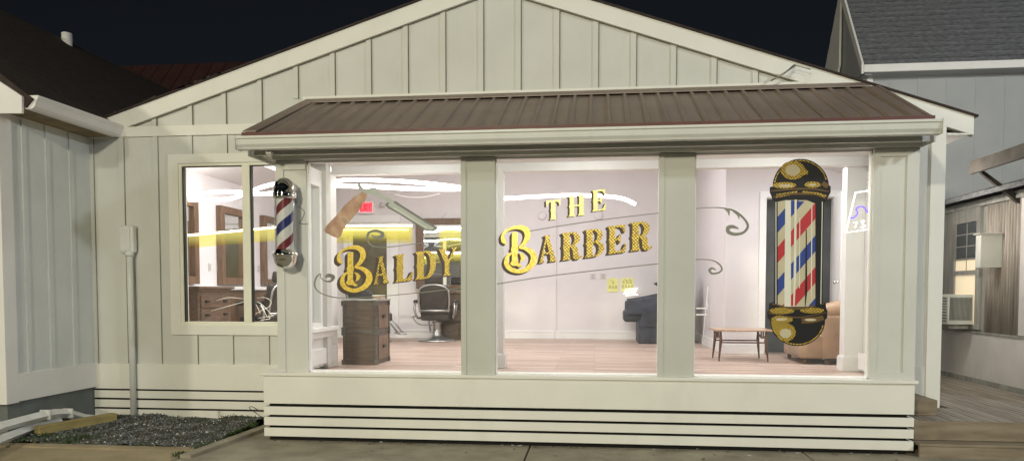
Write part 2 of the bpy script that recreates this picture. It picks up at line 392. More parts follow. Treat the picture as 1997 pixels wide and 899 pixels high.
# bands
bx('trim_band', M['trim'], shop, XL, -3.1, YF-.028, YF+.03, 3.27, 3.385, .003)
bx('trim_band', M['trim'], shop, -3.25, 2.74, YF-.028, YF+.03, 3.575, 3.665, .003)
# rake boards (front face Y .80) with soffit to wall
for sgn, xe in ((-1, -5.66), (1, 3.80)):
    b = MB(); zt0, zt1 = rakez(AX), rakez(xe)
    b.prism([(AX, YF-.032, zt0), (xe, YF-.032, zt1), (xe, YF-.032, zt1-.185), (AX, YF-.032, zt0-.185)], (0, .055, 0)); b.build('rake_board', M['trim'], shop)
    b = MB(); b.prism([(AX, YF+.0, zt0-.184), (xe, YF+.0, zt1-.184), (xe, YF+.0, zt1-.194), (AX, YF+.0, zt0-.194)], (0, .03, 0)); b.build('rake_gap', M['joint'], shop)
bx('rake_return', M['trim'], shop, XR+.02, 3.80, YF-.028, YF+.03, 3.10, rakez(3.80)-.18)
for nm, xe in (('roof_slope', -5.70), ('roof_slope', 3.83)):
    b = MB(); zt0, zt1 = rakez(AX)+.020, rakez(xe)+.020
    b.prism([(AX, YF-.06, zt0), (xe, YF-.06, zt1), (xe, YF-.06, zt1-.019), (AX, YF-.06, zt0-.019)], (0, 7.4, 0))
    if xe < 0:
        for k in range(9):
            x = rnd.uniform(-5.3, -3.9) if k else -4.45; z = rakez(x)+.021; w = rnd.uniform(.06, .2)
            b.prism([(x, YF-.065, z), (x+w, YF-.065, z+w*.33+.012), (x+w, YF-.065, z+w*.33-.02)], (0, .2, 0))
    b.build(nm, M['darkshingle'], shop)
# eave box at right end below the rake
b = MB(); b.box(XR+.02, 3.78, YF+.04, 8, 3.10, 3.12); b.box(3.78, 3.80, YF+.04, 8, 3.10, 3.26); b.build('eave_soffit', M['nbtrim'], shop)
# side + rear walls
b = MB(); b.box(XL, XL+.12, YF+.14, 8, 0, 3.36); b.build('side_wall', M['siding'], shop)
b = MB(); b.box(XR-.12, XR, YF+.16, 8, 0, 3.3); b.build('side_wall', M['siding'], shop)
bx('rear_wall', M['siding'], shop, XL, XR, 8, 8.12, 0, 3.4)
b = MB(); b.prism([(XL, 8, 3.4), (XR, 8, 3.4), (XR, 8, rakez(XR)-.05), (AX, 8, AZ+.02), (XL, 8, rakez(XL)-.05)], (0, .12, 0)); b.build('rear_wall', M['siding'], shop)
# water table board and slatted skirt (main wall)
bx('water_table', M['trim'], shop, XL, -3.2, YF-.03, YF+.1, .365, .66, .004)
b = MB()
for z0, z1 in ((.258, .345), (.148, .236), (.035, .126)): b.box(XL, -3.2, YF-.03, YF+.0, z0, z1, .003)
b.build('skirt_board', M['trim'], shop)
bx('crawl_space', M['dark'], shop, XL+.02, 3.4, YF+.03, YF+.1, -.05, .6)  # dark box painted as the shade behind the skirt slots
# small side window
b = MB()
b.box(wx0, wx0+.12, YF-.03, YF+.05, wz0, wz1, .003); b.box(wx0+.12, -3.14, YF-.03, YF+.05, wz0, wz0+.115, .003); b.box(wx0+.12, -3.14, YF-.03, YF+.05, wz1-.105, wz1, .003)
b.build('window_trim', M['trim'], shop)
wf = empty('sliding_window', (-4.0, YF, 1.1)); wf.parent = shop
iz0, iz1 = wz0+.115, wz1-.105
xm = PY(482, 500, YF).x
b = MB()
b.box(wx0+.12, wx0+.155, YF-.012, YF+.09, iz0, iz1); b.box(wx0+.155, -3.14, YF-.012, YF+.09, iz0, iz0+.035); b.box(wx0+.155, -3.14, YF-.012, YF+.09, iz1-.03, iz1)
b.box(xm-.045, xm+.045, YF-.016, YF+.06, iz0+.035, iz1-.03, .004)
rel(b.build('frame', M['bone'], wf))
b = MB()
for x in (wx0+.157, xm+.047): b.box(x, x+.012, YF+.0, YF+.05, iz0+.036, iz1-.031)
b.box(wx0+.17, xm-.046, YF+.0, YF+.03, iz1-.04, iz1-.031); b.box(xm+.06, -3.15, YF+.0, YF+.03, iz1-.04, iz1-.031)
rel(b.build('gasket', M['rubber'], wf))
for a, c, yy in ((wx0+.156, xm-.04, .03), (xm+.046, -3.14, .045)):
    b = MB(); b.poly([(a, YF+yy, iz0+.03), (c, YF+yy, iz0+.03), (c, YF+yy, iz1-.03), (a, YF+yy, iz1-.03)]); rel(b.build('pane', M['glass'], wf))
# -- bay
BXL, BXR = -3.15, 2.90
b = MB(); b.box(-3.31, 2.905, -.03, .10, .375, .655, .004); b.build('bay_apron', M['trim'], shop)
bx('bay_sill', M['trim'], shop, -3.33, 2.93, -.05, .30, .657, .69, .005)
b = MB()
for z0, z1 in ((.262, .345), (.155, .237), (.045, .13)):
    b.box(-3.31, 2.905, -.03, -.005, z0, z1, .003)
    b.box(-3.31, -3.285, .0, .92, z0, z1); b.box(2.88, 2.905, .0, .92, z0, z1)
b.build('skirt_board', M['trim'], shop)
bx('bay_side_apron', M['trim'], shop, -3.31, -3.285, .10, .92, .375, .655); bx('bay_side_apron', M['trim'], shop, 2.88, 2.905, .10, .92, .375, .655)
bx('bay_base_void', M['dark'], shop, -3.27, 2.86, .02, .9, -.05, .6)  # solid dark box, paints the shade behind the bay slots
# posts
def post(px0, px1, x0=None, x1=None):
    a = PY(px0, 500, 0).x if x0 is None else x0; c = PY(px1, 500, 0).x if x1 is None else x1
    b = MB(); b.box(a, c, 0, .13, .69, 2.81, .002)
    return a, c, b
for i, (p, q) in enumerate(((901, 965), (1286, 1354))):
    a, c, b = post(p, q)
    b.box(a-.012, a+.04, -.014, .01, .69, 2.79, .002)
    b.build('post', M['postpaint'], shop)
a, c, b = post(541, 598); b.box(a-.005, a+.075, -.016, .01, .69, 2.79, .002); b.box(a+.03, c, -.02, .008, 2.70, 2.79); b.build('post', M['siding'], shop)
LPX0, LPX1 = a, c
a, c, b = post(0, 0, PY(1700, 500, 0).x, 2.90)
RP = a
b.box(a-.002, a+.055, -.016, .01, .69, 2.79, .002); b.box(c-.10, c+.006, -.016, .01, .69, 2.79, .002); b.box(a+.055, c-.10, -.016, .01, 2.72, 2.79); b.box(a+.055, c-.10, -.016, .01, .69, .76)
b.build('post', M['siding'], shop)
xg = [LPX1, PY(901, 500, 0).x, PY(965, 500, 0).x, PY(1286, 500, 0).x, PY(1354, 500, 0).x, RP]
for i in (0, 2, 4):
    wroot = empty('display_window', ((xg[i]+xg[i+1])/2, .06, .69)); wroot.parent = shop
    b = MB(); x0, x1 = xg[i], xg[i+1]
    b.box(x0, x0+.012, .03, .09, .69, 2.79); b.box(x1-.012, x1, .03, .09, .69, 2.79); b.box(x0, x1, .03, .09, .69, .70); b.box(x0, x1, .03, .09, 2.775, 2.79)
    rel(b.build('frame', M['iwhite'], wroot))
    b = MB(); b.poly([(x0+.01, .05, .70), (x1-.01, .05, .70), (x1-.01, .05, 2.78), (x0+.01, .05, 2.78)]); rel(b.build('pane', M['glass'], wroot))
# header above glass
bx('bay_header', M['gutter'], shop, -3.16, 2.91, -.0, .13, 2.79, 2.93)
# fascia + frieze under gutter
b = MB(); b.box(-3.28, 2.88, -.27, -.245, 2.80, 2.90); b.box(-3.17, 2.92, -.06, -.0, 2.795, 2.845); b.build('bay_fascia', M['gutter'], shop)
b = MB(); b.box(-3.28, 2.88, -.245, 0, 2.83, 2.85); b.box(-3.31, -3.15, .001, .93, 2.83, 2.85); b.box(2.905, 2.925, .001, .93, 2.83, 2.85)
b.box(-3.33, -3.31, -.245, .93, 2.80, 2.93); b.box(2.925, 2.94, -.245, .93, 2.80, 2.93)
b.build('bay_soffit', M['gutter'], shop)
# bay roof: corrugated sheet
br = MB()
zE, zT, yE, yT = 2.985, 3.60, -.35, .93
n = 600; pitch = .172; x0, x1 = -3.325, 2.875; prev = None
def ribh(x):
    t = ((x-x0) % pitch)/pitch
    if x < x0+.16 or x > x1-.04: return .012
    return .026 if t < .12 else (.026*(1-(t-.12)/.06) if t < .18 else (.026*((t-.94)/.06) if t > .94 else 0))
for i in range(n+1):
    x = x0+(x1-x0)*i/n; h = ribh(x)
    xt = x + (0.11*(1-(x-x0)/.6) if x < x0+.6 else 0)
    cur = [br.bm.verts.new((x, yE, zE+min(h,.016))), br.bm.verts.new((x+(xt-x)*.03, yE+.05, zE+.022+h)), br.bm.verts.new((xt, yT, zT+h)), br.bm.verts.new((x, yE, zE-.016)), br.bm.verts.new((xt, yT, zT-.016))]
    if prev:
        for q in ((0, 1), (1, 2), (2, 4), (4, 3), (3, 0)):
            br.bm.faces.new((prev[q[0]], prev[q[1]], cur[q[1]], cur[q[0]]))
    prev = cur
roof = br.build('bay_roof', M['metal_roof'], shop)
b = MB()
def onroof(x, t, h): return Vector((x, yE+(yT-yE)*t, zE+(zT-zE)*t+h))
b.prism([onroof(x0+.1, .90, .034), onroof(x1-.12, .90, .034), onroof(x1-.16, 1.0, .044), onroof(x0+.12, 1.02, .044)], (0, 0, -.008))
b.prism([onroof(x0-.004, 0, .034), onroof(x0+.13, 0, .034), onroof(x0+.24, .93, .036), onroof(x0+.105, .99, .036)], (0, 0, -.012))
b.build('roof_flashing', M['metal_roof'], roof)
b = MB(); b.box(x0-.01, x1+.005, yE-.014, yE-.002, zE-.06, zE+.014); b.box(x0-.01, x0+.004, yE, yE+.25, zE-.06, zE+.02)
b.build('drip_edge', M['red_edge'], roof)
# closed triangular side of the bay roof
for xx in (x0+.12, x1-.05):
    b = MB(); b.prism([(xx, yE+.1, zE-.02), (xx, yT, zT-.02), (xx, yT, zE-.06), (xx, yE+.1, zE-.06)], (.02, 0, 0)); b.build('roof_cheek', M['trim'], shop)
# gutter: profile swept along X
gut = MB()
prof = [(yE-.005, 2.945), (yE-.125, 2.945), (yE-.125, 2.925), (yE-.112, 2.915), (yE-.105, 2.87), (yE-.085, 2.845), (yE-.08, 2.83), (yE-.005, 2.83)]
gut.prism([(x0-.02, y, z) for y, z in prof], (x1-x0+.04, 0, 0))
gut.box(x0-.026, x0-.019, yE-.13, yE, 2.826, 2.95); gut.box(x1+.019, x1+.026, yE-.13, yE, 2.826, 2.95)
g_ = gut.build('gutter', M['gutter'], shop)
for i in range(len(g_.data.polygons)): g_.data.polygons[i].use_smooth = False
b = MB()
b.box(x0+.22, x0+.27, yE+.0, yE+.1, 2.80, 2.826); b.build('gutter_bracket', M['gutter'], shop)
# bay side walls: left with glass
b = MB(); b.box(BXL, BXL+.10, .13, YF, .66, 1.10); b.box(BXL, BXL+.10, .13, .18, 1.10, 2.70); b.box(BXL, BXL+.10, .86, YF, 1.10, 2.70); b.box(BXL, BXL+.10, .13, YF, 2.70, 2.84)
b.build('bay_side_wall', M['iwhite'], shop)
sw = empty('bay_side_window', (BXL+.05, .55, 1.1)); sw.parent = shop
b = MB(); b.box(BXL+.02, BXL+.125, .18, .225, 1.10, 2.70); b.box(BXL+.02, BXL+.125, .815, .86, 1.1, 2.7); b.box(BXL+.02, BXL+.125, .225, .815, 1.10, 1.15); b.box(BXL+.02, BXL+.125, .225, .815, 2.65, 2.7)
b.box(BXL+.035, BXL+.07, .50, .54, 1.15, 2.65); rel(b.build('frame', M['iwhite'], sw))
b = MB(); b.poly([(BXL+.05, .22, 1.14), (BXL+.05, .82, 1.14), (BXL+.05, .82, 2.66), (BXL+.05, .22, 2.66)]); rel(b.build('pane', M['sideglass'], sw))
b = MB(); b.box(BXL+.101, BXL+.195, .132, 1.22, 1.058, 1.102, .004); b.box(BXL+.101, BXL+.155, .132, 1.2, .99, 1.057); b.build('window_sill', M['iwhite'], shop)
b = MB(); b.box(BXL+.101, BXL+.135, .132, 1.25, .69, .86, .003); b.box(BXL+.10, BXL+.12, .12, 1.2, .86, .87); b.build('baseboard', M['iwhite'], shop)
# bay right side: stub wall with outside door
IR = 3.02
b = MB(); b.box(2.86, 2.90, .132, YF-.001, .69, 2.84); b.box(2.84, 2.859, .132, YF+.3, .66, .84); b.box(2.899, 2.912, .80, YF-.016, .69, 2.83); b.box(2.899, 2.912, .132, .79, .69, .76); b.build('bay_side_wall', M['iwhite'], shop)
# ================================================================== INTERIOR OF THE SHOP
FZ = .62
b = MB(); b.box(XL+.12, XR-.12, YF+.1, 7.9, FZ-.08, FZ); b.box(BXL+.1, 2.86, .13, YF+.11, FZ-.08, FZ+.0005); b.build('wooden_floor', M['ifloor'], shop)
YB = 6.6
b = MB(); b.box(XL+.12, 1.95, YB, YB+.12, FZ, 4.9); b.build('interior_wall', M['iwall'], shop)
# faint corner pilaster seam and panel on back wall
b = MB(); b.box(-.76, -.71, YB-.03, YB+.01, FZ, 4.8); b.build('wall_moulding', M['iwall'], shop)
IL = -5.62
bx('interior_wall', M['iwall'], shop, XL+.125, IL, YF+.14, YB, FZ, 3.25)
b = MB(); b.box(1.82, 1.94, 3.6, YB, FZ, 4.7); b.box(1.94, 2.36, 3.6, 3.72, FZ, 4.7); b.box(2.36, 3.28, 3.6, 3.72, 2.79, 4.5); b.box(3.28, XR-.1, 3.6, 3.72, FZ, 4.3); b.build('interior_wall', M['iwall'], shop)
# cathedral ceiling under the roof
for xe in (XL+.1, XR-.1):
    b = MB(); za, zb = AZ-.25, rakez(xe)-.30
    b.prism([(AX, YF+.15, za), (xe, YF+.15, zb), (xe, YF+.15, zb+.05), (AX, YF+.15, za+.05)], (0, 6.8, 0)); b.build('ceiling', M['iwall'], shop)
bx('bay_ceiling', M['iwhite'], shop, BXL+.02, 2.89, .10, 1.32, 2.95, 2.99)
# beam + columns of the opening between bay and shop
b = MB(); b.box(-3.06, 3.05, 1.28, 1.42, 2.855, 3.45, .003); b.build('beam', M['iwhite'], shop)
bx('interior_wall', M['iwall'], shop, IL, -3.05, YF+.141, 1.4, 3.0, 3.6)
bx('interior_wall', M['iwhite'], shop, -3.30, -3.052, YF+.145, 1.42, FZ, 2.853)
def column(x0, x1, y0, y1, zt):
    o = MB(); o.box(x0, x1, y0, y1, FZ, zt, .003); c = o.build('column', M['iwhite'], shop)
    o = MB(); o.box(x0-.02, x1+.02, y0-.02, y1+.02, FZ, FZ+.15, .004); o.box(x0-.012, x1+.012, y0-.012, y1+.012, FZ+.15, FZ+.165, .003); o.build('column_base', M['iwhite'], c)
column(-1.30, -1.04, 1.28, 1.42, 2.86)
column(2.74, 2.93, 1.40, 1.56, 2.86)
bx('interior_wall', M['iwhite'], shop, 2.93, XR-.12, 1.40, 1.56, FZ, 3.6)
# side door in the bay's right wall (hinged, seen edge-on)
sd = empty('side_door', (2.99, 1.3, FZ)); sd.parent = shop
b = MB(); b.box(2.965, 3.01, 1.10, 1.33, FZ+.02, 2.70, .004); rel(b.build('door_leaf', M['iwhite'], sd))
b = MB(); b.box(2.935, 3.06, 1.335, 1.395, FZ, 2.704, .004); b.box(2.935, 3.06, 1.10, 1.395, 2.705, 2.80, .004); rel(b.build('door_frame', M['iwhite'], sd))
for z in (.95, 1.65, 2.45):
    b = MB(); b.box(2.95, 2.962, 1.28, 1.34, z-.05, z+.05); b.tube([(2.955, 1.33, z-.055), (2.955, 1.33, z+.055)], .009); rel(b.build('hinge', M['steel'], sd))
# baseboards
b = MB(); b.box(-3.8, 1.82, YB-.02, YB, FZ, FZ+.14, .003); b.box(-3.8, 1.82, YB-.028, YB, FZ+.12, FZ+.15, .003); b.box(IL, -4.75, YB-.02, YB, FZ, FZ+.14)
b.box(1.795, 1.82, 3.58, YB-.03, FZ, FZ+.14); b.box(1.795, 2.30, 3.575, 3.60, FZ, FZ+.14, .003); b.build('baseboard', M['iwhite'], shop)
# back glass door
bd = empty('back_door', (-4.25, YB, FZ)); bd.parent = shop
b = MB(); b.box(-4.76, -4.64, YB-.05, YB+.01, FZ, 2.799, .004); b.box(-3.86, -3.70, YB-.05, YB+.01, FZ, 2.799, .004); b.box(-4.82, -3.66, YB-.06, YB+.01, 2.80, 2.93, .004)
b.box(-4.64, -4.58, YB-.03, YB+.01, FZ, 2.80); b.box(-3.92, -3.86, YB-.03, YB+.01, FZ, 2.8); b.box(-4.58, -3.92, YB-.03, YB+.01, FZ+.02, FZ+.14); b.box(-4.58, -3.92, YB-.03, YB+.01, 2.70, 2.80)
rel(b.build('door_frame', M['iwhite'], bd))
b = MB(); b.box(-4.58, -3.92, YB-.015, YB-.005, FZ+.14, 2.70); rel(b.build('door_glass', M['darkglass'], bd))
b = MB(); b.box(-4.5, -4.2, YB-.07, YB-.03, 2.70, 2.75, .006); rel(b.build('door_closer', M['steel'], bd))
# rear doorway on the right, dark room behind, white door standing open
dw = empty('rear_doorway', (2.8, 3.6, FZ)); dw.parent = shop
b = MB(); b.box(2.28, 2.37, 3.56, 3.598, FZ, 2.799, .004); b.box(3.27, 3.36, 3.56, 3.598, FZ, 2.799, .004); b.box(2.28, 3.36, 3.56, 3.60, 2.80, 2.89, .004); rel(b.build('door_frame', M['iwhite'], dw))
b = MB(); b.box(2.3, 3.4, 3.9, 3.94, FZ, 2.95); b.box(2.0, 2.3, 3.73, 3.94, FZ, 2.95);rel(b.build('dark_curtain', mat('grey back room curtain', (.075, .08, .085), .9, var=.25, scale=3), dw))  # dark sheet painted as the shade of the room behind
od = empty('open_door', (3.16, 3.55, FZ)); od.parent = shop
b = MB(); Mx = Matrix.Translation((3.27, 3.55, 0)) @ Matrix.Rotation(R(-100), 4, 'Z')
b.box(0, .80, -.018, .018, FZ+.02, 2.78, .003, M=Mx); rel(b.build('door_leaf', M['iwhite'], od))
b = MB()
for s in (-1, 1):
    c = Mx @ Vector((.73, s*.06, 1.62)); p = Mx @ Vector((.73, 0, 1.62))
    b.tube([p, c], .014); q = Mx @ Vector((.73, s*.085, 1.62)); b.tube([c, (c+q)/2, q], [.018, .030, .018], 12)
rel(b.build('door_knob', M['chrome'], od))
# ---- stations along the left wall (counter, mirrors, chest)
b = MB(); b.box(IL, -5.26, 1.5, 6.3, FZ, 1.52); 
for k in range(1, 8): b.box(-5.262, -5.25, 1.5+k*.6-.29, 1.5+k*.6+.27, FZ+.08, 1.46, .004)
ct = empty('station_counter', (-5.4, 3.9, FZ), 'long brown station counter with white top along the left wall', 'counter')
rel(tag(b.build('cabinet', M['wood'], ct)))
b = MB(); b.box(IL, -5.22, 1.48, 6.32, 1.52, 1.57, .006); rel(b.build('countertop', M['iwhite'], ct))
chest = empty('drawer_chest', (-5.2, 2.4, FZ), 'carved wooden chest of drawers behind the small left window', 'chest')
q0, q1 = PX(388, 560, -4.98).y, PX(450, 560, -4.98).y
b = MB(); b.box(-5.24, -5.0, q0, q1, FZ, 1.50, .01); b.box(-5.24, -4.98, q0-.02, q1+.02, 1.50, 1.53, .008); b.box(-5.24, -4.95, q0-.05, q1+.05, 1.53, 1.565, .01); rel(b.build('body', M['chestwood'], chest))
for k in range(4):
    b = MB(); z = 1.285-k*.175; b.box(-5.005, -4.98, q0+.05, q1-.05, z, z+.16, .008); dr = rel(b.build('drawer', M['chestwood'], chest))
    for yy in (q0+.18, q1-.18):
        b = MB(); b.box(-4.985, -4.955, yy-.045, yy+.045, z+.07, z+.10, .006); h = b.build('handle', M['rubber'], dr); h.data.transform(Matrix.Translation(-chest.location))
def wall_mirror(lab, y0, y1):
    mr = empty('wall_mirror', (IL, (y0+y1)/2, 1.6), lab, 'mirror', 'wooden mirrors on the left wall')
    b = MB(); f = .11; z0, z1 = 1.60, 2.78; X0, X1 = IL+.002, IL+.09
    b.box(X0, X1, y0, y0+f, z0, z1, .008); b.box(X0, X1, y1-f, y1, z0, z1, .008); b.box(X0, X1, y0+f, y1-f, z0, z0+f, .008); b.box(X0, X1, y0+f, y1-f, z1-f, z1, .008)
    rel(b.build('frame', M['wood'], mr)); b = MB(); b.box(X0, X0+.04, y0+f, y1-f, z0+f, z1-f); rel(b.build('glass', M['mirror'], mr)); return mr
wall_mirror('wooden mirror nearest the left window edge, cut off by the frame', 1.9, 2.77)
wall_mirror('wooden mirror in the middle of the left wall above the chest', 3.40, 4.22)
wall_mirror('wooden mirror beside the chrome barber pole, farthest on left wall', 4.84, 5.66)
def plate(lab, pts, w=.075, h=.12, name='outlet_plate', cat='outlet', normal='x', group=None):
    c = Vector(pts); b = MB()
    if normal == 'x': b.box(c.x, c.x+.008, c.y-w/2, c.y+w/2, c.z-h/2, c.z+h/2, .002); b.mi = 1; b.box(c.x+.007, c.x+.0105, c.y-.017, c.y+.017, c.z+.008, c.z+.038); b.box(c.x+.007, c.x+.0105, c.y-.017, c.y+.017, c.z-.038, c.z-.008)
    else: b.box(c.x-w/2, c.x+w/2, c.y-.008, c.y, c.z-h/2, c.z+h/2, .002); b.mi = 1; b.box(c.x-.017, c.x+.017, c.y-.0105, c.y-.007, c.z+.008, c.z+.038); b.box(c.x-.017, c.x+.017, c.y-.0105, c.y-.007, c.z-.038, c.z-.008)
    o = b.build(name, [M['plate'], mat('plate inset', (.45, .42, .4), .5)]); return tag(o, lab, cat, group)
for px, lab in ((408, 'left outlet plate of the pair on wall above the chest'), (423, 'right outlet plate of the pair on wall above the chest')):
    plate(lab, PX(px, 521, IL+.001))
plate('small outlet plate on left wall behind the barber chair back', PX(503, 524, IL+.001))
plate('left switch plate of two beneath the gold word BARBER', PY(1156, 539, YB), .11, .11, 'switch_plate', 'switch', 'y')
plate('right switch plate of two, next to the yellow signs', PY(1176, 539, YB), .11, .11, 'switch_plate', 'switch', 'y')
def disc(lab, p, r, n='wall_detector', cat='detector'):
    b = MB(); Mt = Matrix.Translation(p) @ Matrix.Rotation(R(90), 4, 'X'); b.lathe([(0, .03), (r*.6, .028), (r*.95, .018), (r, 0)], seg=28, M=Mt); return tag(b.build(n, M['iwall']), lab, cat)
disc('round white detector on back wall above the tall brown framed mirror', PY(871, 424, YB), .085)
disc('round white detector on back wall under the gold letter T', PY(1057, 421, YB), .085)  # plain white discs set on the back wall
disc('round white detector on back wall under the gold letter E', PY(1167, 421, YB), .085)
# back-wall stations (right of the door)
st = empty('station_mirror', (-3.0, YB, 1.5), 'tall brown framed mirror on back wall above the barber chair', 'mirror')
b = MB(); b.box(-3.34, -3.20, YB-.10, YB-.001, 1.55, 2.86, .006); b.box(-3.20, -2.0, YB-.10, YB-.001, 2.74, 2.86, .006); b.box(-2.30, -2.16, YB-.10, YB-.001, 1.55, 2.74, .006); b.box(-3.2, -2.0, YB-.10, YB-.001, 1.55, 1.62, .006)
rel(b.build('frame', M['wood'], st)); b = MB(); b.box(-3.20, -2.30, YB-.05, YB-.001, 1.62, 2.74); rel(b.build('glass', M['mirror'], st))
b = MB(); b.box(-2.16, -2.0, YB-.05, YB-.001, 1.62, 2.74); rel(b.build('tinted_panel', M['darkglass'], st))
dr = empty('station_dresser', (-2.3, YB, FZ), 'dark wooden dresser with drawers behind the leather barber chair', 'dresser')
b = MB(); b.box(-2.86, -2.02, YB-.52, YB-.03, FZ, 1.46, .008); rel(b.build('body', M['dkwood'], dr)); b = MB(); b.box(-2.90, -1.99, YB-.56, YB-.03, 1.46, 1.50, .006); rel(b.build('countertop', M['wood'], dr))
for k in range(3):
    for j in range(2):
        b = MB(); z = FZ+.06+k*.26; x = -2.83+j*.40; b.box(x, x+.38, YB-.54, YB-.52, z, z+.24, .006); q = rel(b.build('drawer', M['dkwood'], dr))
        b = MB(); b.lathe([(0, .03), (.02, .02), (.012, 0)], M=Matrix.Translation((x+.21-dr.location.x, YB-.54-dr.location.y, z+.12-dr.location.z)) @ Matrix.Rotation(R(90), 4, 'X'), seg=10); b.build('handle', M['steel'], q)
# ---- exit sign + emergency lamp
ex = empty('exit_sign', PY(715, 405, YB), 'red lit EXIT sign above the back door', 'sign')
b = MB(); b.box(-.155, .155, -.05, 0, -.12, .12, .008); b.build('housing', M['iwhite'], ex)
b = MB(); b.box(-.12, .12, -.054, -.049, -.088, .088); b.build('lit_face', emis('exit red glow', (1, .03, .05), 2.6), ex)
b = MB(); L = .0
def lt(x, strokes):
    for (ax, az, cx_, cz) in strokes:
        d_ = Vector((cx_-ax, 0, cz-az)); nn_ = Vector((-d_.z, 0, d_.x)).normalized()*.008
        a_ = Vector((x+ax, -.056, az)); c_ = Vector((x+cx_, -.056, cz)); b.prism([a_-nn_, c_-nn_, c_+nn_, a_+nn_], (0, -.002, 0))
lt(-.105, [(0, -.06, 0, .06), (.006, .052, .04, .052), (.006, 0, .035, 0), (.006, -.052, .04, -.052)])
lt(-.045, [(0, -.06, .045, .06), (0, .06, .045, -.06)]); lt(.02, [(0, -.06, 0, .06)]); lt(.05, [(0, .052, .05, .052), (.025, .045, .025, -.06)])
b.build('exit_letters', mat('exit letter', (.10, .0, .01), .6), ex)
em = empty('emergency_lamp', PY(742, 401, YB), 'small white emergency lamp beside the EXIT sign', 'lamp')
b = MB(); b.box(-.05, .02, -.05, 0, -.03, .03, .008); b.build('bracket', M['iwhite'], em)
b = MB(); b.lathe([(0, 0), (.04, 0), (.055, .05), (0, .055)], M=Matrix.Translation((.05, -.02, 0)) @ Matrix.Rotation(R(90), 4, 'X')); b.build('lamp_head', M['plate'], em)
# ---- yellow signs reflected in the glass, modelled as boards (writing mirrored)
def txt(s, size, m, name, parent, loc, mirror=False, shear=0, ext=.001, align='CENTER', rotx=90):
    c = bpy.data.curves.new('t', 'FONT'); c.body = s; c.size = size; c.extrude = ext; c.shear = shear; c.align_x = align; c.align_y = 'CENTER'
    o = bpy.data.objects.new('t', c); COL.objects.link(o); bpy.context.view_layer.update()
    me = bpy.data.meshes.new_from_object(o.evaluated_get(bpy.context.evaluated_depsgraph_get())); bpy.data.objects.remove(o)
    mt_ = Matrix.Rotation(R(rotx), 4, 'X')
    if mirror: mt_ = Matrix.Scale(-1, 4, (1, 0, 0)) @ mt_
    me.transform(mt_); me.materials.clear(); me.materials.append(m)
    q = bpy.data.objects.new(name, me); COL.objects.link(q); q.parent = parent; q.location = loc; return q
M['yellow'] = mat('yellow sign board', (.68, .66, .26), .5, var=.08, emit=(1, .95, .2), es=.12)  # weak emission paints the glow of the reflected signs
M['yink'] = mat('olive sign ink', (.34, .31, .10), .6)
for lab, pa, pb, t1, t2 in (('left yellow sign with backwards lettering on the back wall', (1184, 543), (1205, 569), "s\u2019", 'BAR'), ('right yellow sign with backwards lettering, nearest the black armchair', (1211, 542), (1235, 568), "Ed's", 'BARB')):
    A_, B_ = PY(*pa, YB), PY(*pb, YB); c = (A_+B_)/2; w_ = abs(B_.x-A_.x); h_ = abs(A_.z-B_.z)
    ys = empty('yellow_sign', c, lab, 'sign', 'yellow signs on the back wall')
    b = MB(); b.box(-w_/2, w_/2, -.012, 0, -h_/2, h_/2); b.build('board', M['yellow'], ys)  # board stands in for the sign's reflection in the glass
    txt(t1, .11, M['yink'], 'sign_lettering', ys, (0, -.014, .055), True, .2); txt(t2, .09, M['yink'], 'sign_lettering', ys, (0, -.014, -.04), True)
wl = empty('louvre_light', PY(1232, 570, 6.5), 'small louvred white light glowing over the black armchair', 'light')  # white stripe reflection in the glass, modelled as glowing bars
for k in range(4):
    b = MB(); x = -.02*(k % 3); b.box(-.12+x, .11+x, -.02, .0, .065-k*.038-.008, .065-k*.038+.008); b.build('slat', emis('louvre glow', (1, .98, .95), 1.0), wl)
wl.rotation_euler.y = R(-4)
# ---- white window reflections modelled as glowing loops
def reflectionloop(name, lab, pts, closed=True, r=.022, m='led', drops=(), cat='light'):
    root = empty(name, pts[0], lab, cat, None)
    b = MB(); b.tube(pts, r, 8, closed); rel(b.build('led_tube', M[m], root))
    for i, q in enumerate(drops):
        b = MB(); v = Vector(q); b.tube([v, (v.x, v.y, v.z+1.0)], .0025, 6); rel(b.build('hanging_wire', M['steel'], root))
    return root
def lens(pxs, top, bot, Yc, dy):
    P_ = []; n_ = len(pxs)
    for i, x in enumerate(pxs): P_.append(PY(x, top[i], Yc+dy*math.sin(math.pi*i/(n_-1))))
    for i in range(n_-2, 0, -1): P_.append(PY(pxs[i], bot[i], Yc-dy*math.sin(math.pi*i/(n_-1))))
    return smooth_closed(P_)
def smooth_closed(P_, k=5):
    out = []; n_ = len(P_)
    for i in range(n_):
        p0_, p1_, p2_, p3_ = P_[i-1], P_[i], P_[(i+1) % n_], P_[(i+2) % n_]
        for j in range(k):
            t = j/k; out.append(.5*((2*p1_)+(p2_-p0_)*t+(2*p0_-5*p1_+4*p2_-p3_)*t*t+(3*p1_-p0_-3*p2_+p3_)*t**3))
    return out
def smooth_open(P_, k=6):
    P_ = [Vector(p) for p in P_]; Q = [P_[0]*2-P_[1]]+P_+[P_[-1]*2-P_[-2]]; out = []
    for i in range(1, len(Q)-2):
        for j in range(k):
            t = j/k; a_, b_, c_, d_ = Q[i-1], Q[i], Q[i+1], Q[i+2]
            out.append(.5*((2*b_)+(c_-a_)*t+(2*a_-5*b_+4*c_-d_)*t*t+(3*b_-a_-3*c_+d_)*t**3))
    out.append(P_[-1]); return out
p_ = lens([361, 385, 412, 440, 462, 477], [389, 380, 375, 374, 375, 377], [389, 390, 390, 389, 384, 377], 2.6, .25)
reflectionloop('led_loop', 'thin white LED loop glowing in the small left window', p_, True, .024)
p_ = lens([489, 530, 600, 680, 740, 800, 860, 906], [376, 360, 359, 351, 352, 355, 361, 368], [376, 377, 363, 363, 365, 368, 369, 368], 2.2, .5)
